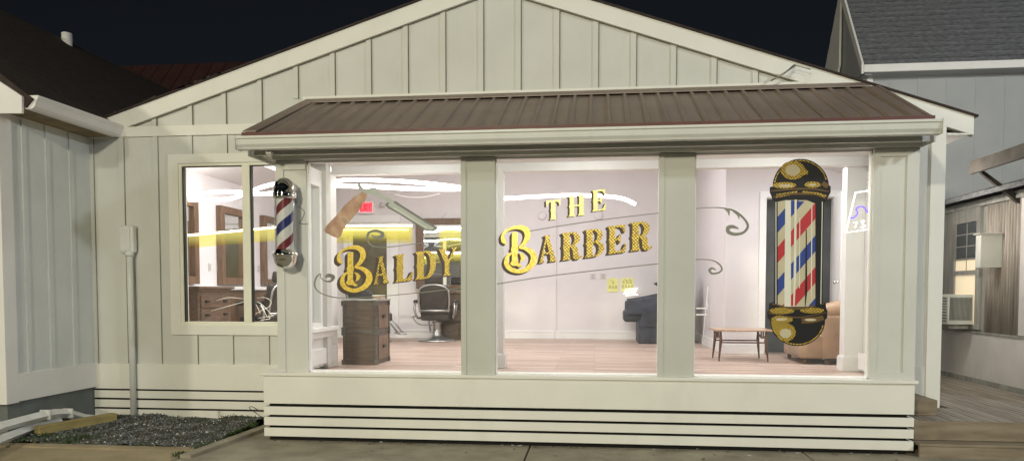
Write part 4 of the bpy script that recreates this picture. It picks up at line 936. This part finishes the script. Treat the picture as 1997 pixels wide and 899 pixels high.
for pg in ([(399, YA), (428, YA), (428, 575), (394, 575)], [(447, 25), (458, 25), (455, 400), (447, 575), (440, 575)], [(472, 120), (476, 120), (474, 480), (470, 480)], [(534, 60), (538, 60), (536, 560), (531, 480)]): dpoly(b, [z3(*p) for p in pg], 4)
for pg in ([(349, 36), (353, 36), (353, 560), (349, 560)], [(588, 36), (592, 36), (584, 560), (580, 560)]): dpoly(b, [z3(*p) for p in pg], 4.2)
rel(b.build('highlight_bar', M['bone'], pd, fix=False))
b = MB(); dpoly(b, [z3(*p) for p in [(505, 180), (510, 180), (512, 500), (503, 576), (500, 576)]], 4.5); dpoly(b, [z3(*p) for p in [(554, YA), (585, YA+4), (580, 575), (554, 575)]], 3.8); rel(b.build('shade_bar', M['dblack'], pd, fix=False))
def pdp(name, m, fn, pts, k):
    b = MB(); dpoly(b, [fn(*p) for p in pts], k); rel(b.build(name, M[m], pd, fix=False))
def pdb(name, m, pts, ws, k):
    b = MB(); brush(b, pts, ws, k); rel(b.build(name, M[m], pd, fix=False))
for fn, pts in ((z1, ell(340, 190, 106, 82)), (z1, [(425, 150), (476, 205), (470, 225), (400, 240)]), (z1, ell(268, 322, 104, 28)), (z1, ell(515, 316, 72, 28)),
  (z1, [(195, 400), (380, 370), (380, 385), (330, 405), (190, 432)]), (z1, [(425, 370), (560, 385), (640, 410), (620, 425), (500, 400), (425, 388)]),
  (z2, ell(215, 545, 66, 62)), (z2, [(112, 470), (190, 480), (200, 600), (160, 580), (125, 520)]), (z2, ell(188, 400, 84, 22)), (z2, ell(392, 398, 80, 20)), (z2, ell(188, 458, 74, 26))):
    pdp('gold_patch', 'goldf', fn, pts, 2 if len(pts) > 20 else 2.3)
pdb('gold_rim', 'goldf', [z1(410-232*math.cos(R(a)), 335-230*math.sin(R(a))) for a in range(8, 170, 12)], [2.2]*14, 2)
pdb('gold_rim', 'goldf', [z2(293+176*math.cos(R(a)), 462+164*math.sin(R(a))) for a in range(12, 172, 12)], [2.2]*14, 2)
pdb('bronze_band', 'dbrown', [z1(150, 372), z1(250, 362), z1(410, 352), z1(560, 360), z1(660, 378)], [2, 3, 3, 3, 2], 2.9)
pdb('bronze_band', 'dbrown', [z1(170, 425), z1(280, 402), z1(410, 396), z1(540, 404), z1(635, 440)], [2, 3, 4, 3, 2], 3.0)
pdb('bronze_band', 'dbrown', [z2(120, 352), z2(290, 386), z2(470, 352)], [2, 4, 2], 3); pdb('bronze_band', 'dbrown', [z2(98, 415), z2(290, 445), z2(488, 412)], [1.5, 2.5, 1.5], 3.1)
pdb('bronze_band', 'dbrown', [z1(600, 300), z1(648, 335)], [9, 9], 3.2); pdb('bronze_band', 'dbrown', [z2(320, 468), z2(400, 462), z2(468, 446)], [11, 11, 9], 3.2)
for fn, pts, k in ((z1, ell(340, 190, 64, 50), 4), (z1, ell(275, 326, 62, 12), 4), (z1, ell(515, 318, 34, 11), 4), (z2, ell(212, 552, 40, 32), 4), (z2, ell(380, 461, 40, 9), 5), (z2, ell(185, 458, 40, 10), 4)):
    pdp('highlight_spot', 'cream', fn, pts, k)
# neon sign behind the right edge of the bay
ns = empty('neon_sign', PY(1672, 410, .14), 'white and blue outline neon sign at the right window edge', 'neon sign')
b = MB(); b.tube([PY(1722, 368, .14), PY(1693, 372, .14), PY(1668, 376, .14), PY(1649, 454, .14), PY(1693, 447, .14), PY(1722, 442, .14)], .0065, 8, smooth=True); rel(b.build('white_tube', emis('neon white', (1, .99, .95), 2.2), ns))
b = MB(); b.tube(smooth_open([PY(x, y, .14) for x, y in ((1656, 425), (1665, 424), (1672, 415), (1669, 408), (1676, 403), (1684, 404), (1690, 412), (1697, 419))]), .007, 8); rel(b.build('blue_wave_tube', emis('neon blue', (.16, .10, 1), 1.3), ns))
b = MB(); b.tube([PY(1664, 434, .14), PY(1671, 433, .14), PY(1667, 444, .14)], .005); b.tube(smooth_open([PY(x, y, .14) for x, y in ((1678, 432), (1685, 431), (1681, 436), (1687, 441), (1678, 444))]), .005); b.tube([PY(1695, 439, .14), PY(1697, 441, .14)], .006)
rel(b.build('number_tube', emis('neon digits', (1, .97, .95), 1.5), ns))
# ================================================================== REAL BARBER POLE
bp_c = PY(555, 436, -.17)
bp = empty('barber_pole', (bp_c.x, -.17, PY(555, 524, -.17).z), 'chrome barber pole with spiral stripes on the left bay post', 'barber pole')
H = PY(555, 347, -.17).z-bp.location.z; rad = .098
b = MB(); b.lathe([(rad, .17), (rad, H-.17)], seg=40); b.build('glass_cylinder', clear('pole glass', (1, 1, 1), .10), bp)
def spiralmat():
    m = mat('spiral stripes', (1, 1, 1), .4, spec=.3); n = m.node_tree.nodes; l = m.node_tree.links; b = n['Principled BSDF']
    tc = n.new('ShaderNodeTexCoord'); sp = n.new('ShaderNodeSeparateXYZ'); l.new(tc.outputs['Object'], sp.inputs[0])
    at = n.new('ShaderNodeMath'); at.operation = 'ARCTAN2'; l.new(sp.outputs[1], at.inputs[0]); l.new(sp.outputs[0], at.inputs[1])
    d1 = n.new('ShaderNodeMath'); d1.operation = 'DIVIDE'; d1.inputs[1].default_value = 2*math.pi; l.new(at.outputs[0], d1.inputs[0])
    zz = n.new('ShaderNodeMath'); zz.operation = 'MULTIPLY'; zz.inputs[1].default_value = 1/.40; l.new(sp.outputs[2], zz.inputs[0])
    su = n.new('ShaderNodeMath'); su.operation = 'SUBTRACT'; l.new(zz.outputs[0], su.inputs[0]); l.new(d1.outputs[0], su.inputs[1])
    ad = n.new('ShaderNodeMath'); ad.operation = 'ADD'; ad.inputs[1].default_value = .35; l.new(su.outputs[0], ad.inputs[0])
    fr = n.new('ShaderNodeMath'); fr.operation = 'FRACT'; l.new(ad.outputs[0], fr.inputs[0])
    cr = n.new('ShaderNodeValToRGB'); cr.color_ramp.interpolation = 'CONSTANT'; l.new(fr.outputs[0], cr.inputs[0]); el = cr.color_ramp.elements
    el[0].position = 0; el[0].color = (.17, .018, .026, 1); el[1].position = .22; el[1].color = (.7, .7, .66, 1)
    e = el.new(.5); e.color = (.02, .03, .15, 1); e = el.new(.74); e.color = (.7, .7, .66, 1)
    l.new(cr.outputs[0], b.inputs['Base Color']); return m
b = MB(); b.lathe([(rad*.80, .16), (rad*.80, H-.16)], seg=40); b.build('striped_core', spiralmat(), bp)
b = MB(); b.lathe([(0, 0), (rad*.45, .004), (rad*.9, .03), (rad*1.13, .085), (rad*1.16, .12), (rad*1.25, .125), (rad*1.25, .15), (rad*1.12, .155), (rad*1.10, .185), (rad*.5, .187)], seg=48); b.build('bottom_cap', M['chrome'], bp)
b = MB(); b.lathe([(rad*.5, H-.205), (rad*1.10, H-.20), (rad*1.14, H-.185), (rad*1.16, H-.172), (rad*1.10, H-.168), (rad*1.17, H-.155), (rad*1.17, H-.145), (rad*1.08, H-.138), (rad*1.08, H-.10), (rad*.9, H-.045), (rad*.5, H-.01), (0, H)], seg=48); b.build('top_cap', M['chrome'], bp)
for z in (.10, H-.16):
    b = MB(); b.box(-.02, .05, .08, .17, z-.015, z+.015, .003); b.box(.02, .06, .150, .168, z-.06, z+.06, .003); b.build('wall_bracket', M['steel'], bp)
pts = smooth_open([bp.location+Vector(v) for v in ((.08, .15, .62), (.13, .168, .57), (.11, .166, .50), (.08, .166, .46), (.13, .166, .445), (.17, .168, .45))])
b = MB(); b.tube(pts, .0028, 6); cb = b.build('power_cable', M['rubber']); tag(cb, 'thin dark cable looping beside the chrome barber pole', 'cable')
# ================================================================== CONDUIT BOX ON THE WALL
Yc = YF-.08
mb = empty('meter_box', PY(247, 493, Yc), 'white rounded electrical box with conduit on the front wall', 'meter box')
A_ = PY(232, 440, Yc); B_ = PY(262, 493, Yc)
b = MB(); b.box(A_.x, B_.x, Yc-.02, YF-.018, B_.z, A_.z, .03, seg=4); rel(b.build('box', M['pvc'], mb)); b = MB(); b.box(A_.x+.025, B_.x-.04, Yc-.028, Yc-.0195, B_.z+.03, A_.z-.03, .006); rel(b.build('cover', M['pvc'], mb))
b = MB(); b.tube([PY(252, 492, Yc), PY(254, 560, Yc), PY(260, 808, Yc)], .034, 16); rel(b.build('conduit', M['pvc'], mb))
b = MB(); b.tube([PY(251.5, 489, Yc), PY(251.8, 500, Yc)], .048, 16); rel(b.build('conduit_collar', M['pvc'], mb))
# iron wire bracket on gable
b = MB(); b.tube([PY(1503, 158, .78), PY(1530, 143, .74), PY(1549, 127, .78)], .008, 6); b.tube([PY(1530, 143, .74), PY(1552, 128, .9)], .006, 6); b.tube([PY(1549, 127, .78), PY(1580, 136, .79)], .005, 6)
tag(b.build('wire_bracket', M['steel']), 'thin metal rod sticking out from the right gable trim', 'bracket')
b = MB(); b.tube(smooth_open([PY(x, y, .80) for x, y in ((515, 817), (500, 806), (488, 797), (486, 793), (493, 793), (505, 800), (514, 800))]), .0035, 6); tag(b.build('loose_wire', M['rubber']), 'loose dark wire loop by the gravel beside the bay skirt', 'wire')
# weeds standing against skirt
for i, (px, py, lab) in enumerate(((430, 812, 'small weed sprouting at the foot of the main wall slats'), (455, 814, 'tiny weed right of the taller sprout by the slats'))):
    c = PZ(px, py, .06); c.y = min(c.y, .88); root = empty('weed', (c.x, c.y, .04), lab, 'weed'); b = MB(); b.tube([(0, 0, 0), (.005, 0, .09-.03*i)], .002, 5); b.build('stem', M['grass'], root)
    b = MB()
    for k in range(14-6*i):
        z = .02+.006*k; a = k*2.4; b.poly([(0, 0, z), (.012*math.cos(a-.4), .012*math.sin(a-.4), z+.006), (.03*math.cos(a), .03*math.sin(a), z+.010), (.012*math.cos(a+.4), .012*math.sin(a+.4), z+.006)])
    b.build('leaves', M['grass'], root, fix=False)
# ================================================================== NEIGHBOUR HOUSE (left)
nb = empty('neighbour_house', (-7, 0, 0), 'pale grey neighbour house at the left edge with dark shingle roof', 'house')
NX = -5.83; NY0 = -.38
b = MB(); b.box(-10.5, NX, NY0, 9, .38, 3.27)
for px in (55, 100, 145):
    d_ = PX(px, 500, NX).y; b.mi = 0; b.box(NX-.01, NX+.014, d_-.06, d_, .66, 3.25); b.mi = 1; b.box(NX-.01, NX+.004, d_, d_+.012, .66, 3.25)  # batten shadow lines painted as dark strips here too
rel(b.build('wall', [M['nbpaint'], M['joint']], nb))
b = MB(); b.box(NX-.12, NX+.03, NY0-.03, NY0+.13, .375, 3.26, .004); b.box(-10.5, NX-.121, NY0-.025, NY0-.001, .375, .66); rel(b.build('corner_board', M['nbtrim'], nb))
b = MB(); b.box(NX-.02, NX+.028, NY0+.13, .93, .385, .665, .004); rel(b.build('water_table', M['nbtrim'], nb))
b = MB(); b.box(-10.5, NX-.01, NY0+.02, 9, -.1, .38); rel(b.build('foundation', M['gray_block'], nb))
ny_f = -.42
b = MB()
b.prism([(-5.42, ny_f, 3.36), (-8, ny_f, 5.30), (-10.6, ny_f, 3.36), (-10.6, ny_f, 3.26), (-8, ny_f, 5.20), (-5.50, ny_f, 3.28)], (0, 10, 0)); rf = rel(b.build('roof', M['darkshingle'], nb))
vp = PX(130, 92, -7.9)
b = MB(); b.tube([vp-Vector((0, 0, .25)), PX(130, 66, -7.9)], .075, 16); b.tube([vp-Vector((0, 0, .25)), vp-Vector((0, 0, .1))], .11, 16); o = b.build('vent_pipe', M['nbtrim'], rf); o.data.transform(Matrix.Translation(-nb.location))
b = MB(); fp = [PY(x, y, ny_f-.03) for x, y in ((-250, -2), (0, 160), (42, 188), (42, 221), (-250, 224))]; b.prism(fp, (0, .028, 0)); fe = fp[2].x; rel(b.build('rake_board', M['nbtrim'], nb))
b = MB(); b.box(NX+.0, -5.52, ny_f+.0, .9, 3.27, 3.285); rel(b.build('soffit', M['soffit'], nb))
b = MB(); prof2 = [(-5.52, 3.40), (-5.38, 3.40), (-5.38, 3.38), (-5.40, 3.35), (-5.42, 3.295), (-5.45, 3.27), (-5.52, 3.27)]
b.prism([(x, ny_f+.02, z) for x, z in prof2], (0, .92-ny_f, 0)); rel(b.build('gutter', M['nbtrim'], nb))
# rear house with maroon roof
rh = empty('rear_house', (-10, 9.5, 0), 'dark maroon roofed house behind the neighbour roof', 'house')
b = MB(); b.box(-15, -5, 10.5, 18, 0, 3.6); rel(b.build('wall', M['nbpaint'], rh))
b = MB(); b.prism([(-15.5, 9.6, 3.4), (-15.5, 13.8, 8.2), (-15.5, 18.2, 3.4), (-15.5, 18.2, 3.25), (-15.5, 13.8, 8.05), (-15.5, 9.6, 3.25)], (11.5, 0, 0))
for k in range(28): x = -15.4+k*.42; b.prism([(x, 9.6, 3.43), (x, 13.8, 8.23), (x, 13.8, 8.20), (x, 9.6, 3.40)], (.03, 0, 0))
rel(b.build('roof', M['maroon'], rh))
# ================================================================== RIGHT BUILDING AND ANNEX
Yr = 4.5
zr = 6.35; yr_ = Yr+1.02
rb = empty('tall_house', (6, 5, 0), 'tall blue grey house with steep shingle roof at the upper right', 'house')
ce = PY(1683, 133, Yr); wx = ce.x+.03
b = MB(); b.box(wx+.12, 12, Yr+.25, Yr+1.7, 0, 4.75)
for k in range(18): x = wx+.45+k*.41; b.box(x-.02, x+.02, Yr+.244, Yr+.26, 0, 4.72)
b.prism([(wx, Yr+.02, 4.70), (wx, yr_, zr-.1), (wx, Yr+2.02, 4.70)], (.1, 0, 0))
rel(b.build('wall', M['bluegray'], rb))
b = MB(); b.box(wx+.10, wx+.19, Yr+.22, Yr+.34, 0, 4.74, .004); rel(b.build('corner_board', M['nbtrim'], rb))
b = MB(); b.prism([(ce.x, Yr, 4.83), (ce.x, yr_, zr), (ce.x, Yr+2.04, 4.83), (ce.x, Yr+2.04, 4.76), (ce.x, yr_, zr-.12), (ce.x, Yr, 4.76)], (8.5, 0, 0))
sl_ = (zr-4.83)/(yr_-Yr)
for k in range(1, 15):
    t = k/15; y = Yr+(yr_-Yr)*t; z = 4.83+(zr-4.83)*t
    b.prism([(ce.x, y-.006, z-.002), (ce.x, y-.016, z+.004), (ce.x, y+.03, z+.03*sl_+.002)], (8.5, 0, 0))
rel(b.build('roof', M['shingle'], rb))
b = MB(); b.box(ce.x, 12.4, Yr-.03, Yr-.001, 4.73, 4.84, .003); rel(b.build('fascia', M['nbtrim'], rb))
b = MB()
for y0_, yt_, w_ in ((Yr-.02, yr_, .16), (Yr+2.06, yr_-.001, 1.2)):
    b.prism([(ce.x-.03, y0_, 4.87), (ce.x-.03, yt_, zr+.05), (ce.x-.03, yt_, zr-w_), (ce.x-.03, y0_, 4.87-w_)], (.03, 0, 0))
rel(b.build('rake_board', M['nbtrim'], rb))
b = MB(); b.box(ce.x, 12, Yr, Yr+.26, 4.725, 4.735); rel(b.build('soffit', M['bluegray'], rb))
# annex with side wall facing the deck
AXX = 5.0
an = empty('annex', (6, 3, 0), 'weathered side annex with window and rusty panels along the deck', 'building')
b = MB(); b.box(AXX, 9, .6, Yr+.2, .96, 2.7)
rel(b.build('wall', M['weathered'], an))
b = MB(); b.box(AXX-.012, 9, .6, Yr+.2, .2, .955); rel(b.build('lower_wall', M['lowwall'], an))
b = MB(); b.box(AXX-.03, AXX, .6, Yr+.2, .95, .975); b.box(AXX-.02, AXX, .6, Yr+.2, .27, .36); rel(b.build('ledge', M['weathered'], an))
b = MB(); yy = 2.26
while yy < 3.05:
    b.tube([(AXX-.004, yy, .98), (AXX-.004, yy, 2.66)], .022, 8); yy += .062
rel(b.build('corrugated_panel', M['rust'], an))
b = MB(); b.box(AXX-.035, AXX-.004, .6, 2.22, .98, 2.6, .003); rel(b.build('white_panel', M['lowwall'], an))
b = MB(); b.prism([(AXX-.34, .4, 2.66), (AXX-.34, .4, 2.72), (9, .4, 3.9), (9, .4, 3.82)], (0, 4.2, 0)); rel(b.build('roof', M['shingle'], an))
b = MB(); b.box(AXX-.06, AXX, .4, Yr+.2, 2.60, 2.68); rel(b.build('fascia', M['weathered'], an))
wv = empty('annex_window', (AXX, 3.5, 1.1)); wv.parent = an; wv.location = (AXX-6, .5, 1.1)
y0_, y1_ = 3.22, 3.80
b = MB(); X0 = AXX-.045
b.box(X0, AXX+.01, y0_-.09, y0_, 1.0, 2.6); b.box(X0, AXX+.01, y1_, y1_+.09, 1.0, 2.6); b.box(X0, AXX+.01, y0_, y1_, 2.42, 2.6); b.box(X0, AXX+.01, y0_, y1_, 1.0, 1.06); b.box(X0, AXX, y0_, y1_, 1.72, 1.78)
b.box(X0+.01, AXX, y0_, y1_, 1.92, 1.94)
for z in (2.10, 2.26): b.box(X0+.02, AXX, y0_, y1_, z, z+.012)
b.box(X0+.02, AXX, (y0_+y1_)/2-.008, (y0_+y1_)/2+.008, 1.78, 2.42)
rel(b.build('frame', M['weathered'], wv))
b = MB(); b.box(AXX-.02, AXX-.005, y0_, y1_, 1.06, 1.93); rel(b.build('lit_pane', emis('warm lit window', (1, .86, .62), .28), wv))
b = MB(); b.box(AXX-.02, AXX-.005, y0_, y1_, 1.95, 2.42); rel(b.build('dark_pane', mat('dark pane', (.08, .09, .10), .15), wv))
# air conditioner
aq = empty('air_conditioner', (AXX, 3.5, 1.06), 'white window air conditioner sticking out of the annex window', 'air conditioner')
b = MB(); b.box(AXX-.36, AXX-.046, 3.24, 3.78, 1.06, 1.46, .012); rel(b.build('casing', M['acwhite'], aq))
b = MB()
for k in range(18): b.box(AXX-.34+k*.0155, AXX-.334+k*.0155, 3.232, 3.241, 1.12, 1.42)
for k in range(9): b.box(AXX-.367, AXX-.359, 3.28, 3.74, 1.10+k*.038, 1.112+k*.038)
rel(b.build('grille', mat('grille slot', (.12, .12, .12), .6), aq))
b = MB(); b.box(AXX-.30, AXX-.05, 3.35, 3.65, 1.0, 1.058); rel(b.build('bracket', M['weathered'], aq))
ub = empty('utility_box', (AXX, 2.9, 1.8), 'plain pale utility box mounted on the rusty corrugated wall', 'utility box')
b = MB(); b.box(PY(1911, 500, 2.62).x, AXX-.025, 2.62, 2.74, 1.79, 2.2, .008); rel(b.build('box', M['acwhite'], ub)); b = MB(); b.box(PY(1909, 500, 2.60).x, AXX-.025, 2.60, 2.76, 2.2, 2.214, .003); rel(b.build('lid', M['acwhite'], ub))
# porch awning
aw = empty('awning', (5.2, 1.6, 2.9), 'dark shingled porch awning at the right edge', 'awning')
b = MB()
a0, a1 = PX(1905, 332, 4.55), PX(2100, 268, 4.55)
b.prism([(4.5, a0.y, 2.98), (4.5, a0.y, 3.06), (6.2, a0.y, 3.62), (6.2, a0.y, 3.54)], (0, -2.3, 0)); rel(b.build('awning_roof', M['awnbrown'], aw))
b = MB(); b.box(4.46, 4.5, a0.y-2.3, a0.y, 2.90, 3.05); rel(b.build('fascia', M['awnbrown'], aw))
for yy in (a0.y-.1,):
    b = MB(); b.prism([(4.55, yy, 2.95), (AXX, yy, 2.6), (AXX, yy, 2.52), (4.55, yy, 2.9)], (0, .05, 0)); rel(b.build('brace', M['awnbrown'], aw))
# ================================================================== DECK
dk = empty('wooden_deck', (4, 2, 0), 'weathered grey wooden deck with steps right of the bay', 'deck')
b = MB(); x = 2.95
k = 0
while x < AXX:
    x2 = min(x+.138, AXX-.03); b.box(x, x2-.007, .06 if x < 3.56 and False else .10, YF-.03 if x < XR else Yr+.2, .262, .30, .003); x += .14
rel(b.build('deck_board', M['deck'], dk))
b = MB(); b.box(2.93, 8, .065, .098, .127, .303, .004); rel(b.build('riser_board', M['deckside'], dk))
b = MB(); b.box(2.93, 8, -.10, .062, .10, .125, .004); b.box(2.93, 8, -.10, -.065, -.02, .098, .004); rel(b.build('step', M['deckside'], dk))
bx_ = PY(1786, 771, YF-.25)
b = MB(); b.box(2.93, 3.30, .42, .92, .302, .45, .004); b.box(2.93, 3.22, .40, .42, .33, .44, .003); o = b.build('timber_block', M['deckside']); tag(o, 'low weathered timber block on the deck against the bay', 'timber')
# ================================================================== LOOSE THINGS AT LEFT
def downspout(lab, pts, w=.085):
    root = empty('downspout', pts[0], lab, 'downspout', 'white downspouts lying by the neighbour house')
    b = MB(); b.tube(pts, w/2*1.2, 4, smooth=False); rel(b.build('pipe', M['pvc'], root)); return root
ds1 = downspout('upper white downspout with elbow lying over the timber', [PX(-60, 862, -5.74), PX(0, 832, -5.74), PX(88, 809, -5.74), PX(108, 806, -5.74), PX(132, 806, -5.74), PX(166, 816, -5.74), PX(190, 818, -5.74)])
for px, py in ((88, 808), (132, 805)):
    b = MB(); p = PX(px, py, -5.74); b.box(p.x-.058, p.x+.058, p.y-.012, p.y+.012, p.z-.052, p.z+.052, .004); rel(b.build('joint_collar', M['pvc'], ds1))
downspout('lower white downspout lying on the ground beside weeds', [PZ(-60, 886, .075), PZ(0, 858, .075), PZ(60, 835, .08), PZ(118, 823, .085)])
a_, c_ = PZ(78, 848, .03), PZ(228, 815, .06)
lum = empty('lumber_plank', a_, 'yellowish timber plank lying on the gravel', 'timber')
d_ = (c_-a_); d_.z = 0; L_ = d_.length; ang = math.atan2(d_.y, d_.x)
b = MB(); b.box(0, L_, 0, .09, 0, .10, .004); o = b.build('plank', M['lumber'], lum); lum.rotation_euler.z = ang; lum.location.z = .02
# ================================================================== STREET LAMPS OUTSIDE THE FRAME (unseen, added for the exposure)
def added_street_lamp(lab, x, y, z, P, col, size, tgt):
    root = empty('street_lamp', (x, y, 0), lab, 'street lamp', 'street lamps')
    b = MB(); b.tube([(0, .0, 0), (0, 0, z+.3)], [.08, .05], 12); b.build('pole', M['steel'], root)
    b = MB(); b.box(-.2, .2, -.15, .45, z+.12, z+.26, .03); b.build('lamp_head', M['steel'], root)  # head of the added, unseen lamp
    b = MB(); b.box(-.14, .14, .05, .4, z+.105, z+.119); b.build('lens', emis('street lamp lens', col, 6), root)
    la = bpy.data.lights.new('street_light', 'SPOT'); la.energy = P; la.color = col; la.shadow_soft_size = size; la.spot_size = R(150); la.spot_blend = .5
    lo = bpy.data.objects.new('street_light', la); COL.objects.link(lo); lo.parent = root; lo.location = (0, .22, z+.03)
    lo.rotation_euler = (Vector(tgt)-Vector((x, y+.22, z))).to_track_quat('-Z', 'Y').to_euler()
added_street_lamp('cool street lamp beyond the right edge of the photo', 8.5, -6.0, 6.2, 1500, (.88, .94, 1), .35, (2, 4, 1.5))
added_street_lamp('warm street lamp standing behind the photographer', -2.85, -12.0, 4.9, 2250, (1, .95, .73), .25, (3, 4, 1.5))

# porch light on the shop's side wall above the deck (unseen, added to brighten the annex boards)
pl = empty('porch_light', (XR+.012, 2.5, 2.75), 'small porch light on the shop side wall above the wooden deck', 'porch light')
b = MB(); b.box(0, .02, -.06, .06, -.10, .10, .004); b.box(.02, .16, -.05, .05, .06, .09, .006); b.build('wall_mount', M['rubber'], pl)
b = MB(); b.lathe([(0, -.08), (.035, -.075), (.04, .05), (0, .058)], c=(.11, 0, 0), seg=16); b.build('glass_shade', emis('porch bulb glass', (1, .88, .66), 6), pl)
la = bpy.data.lights.new('porch_lamp', 'POINT'); la.energy = 36; la.color = (1, .93, .84); la.shadow_soft_size = .06
lo = bpy.data.objects.new('porch_lamp', la); COL.objects.link(lo); lo.parent = pl; lo.location = (.24, 0, -.02)  # lamp of the added, unseen porch light

added_street_lamp('tall warm street lamp far beyond the left edge of the photo', -14.0, -10.0, 7.0, 2300, (1, .95, .76), .3, (2, 4, 3))  # added to light the walls that face left
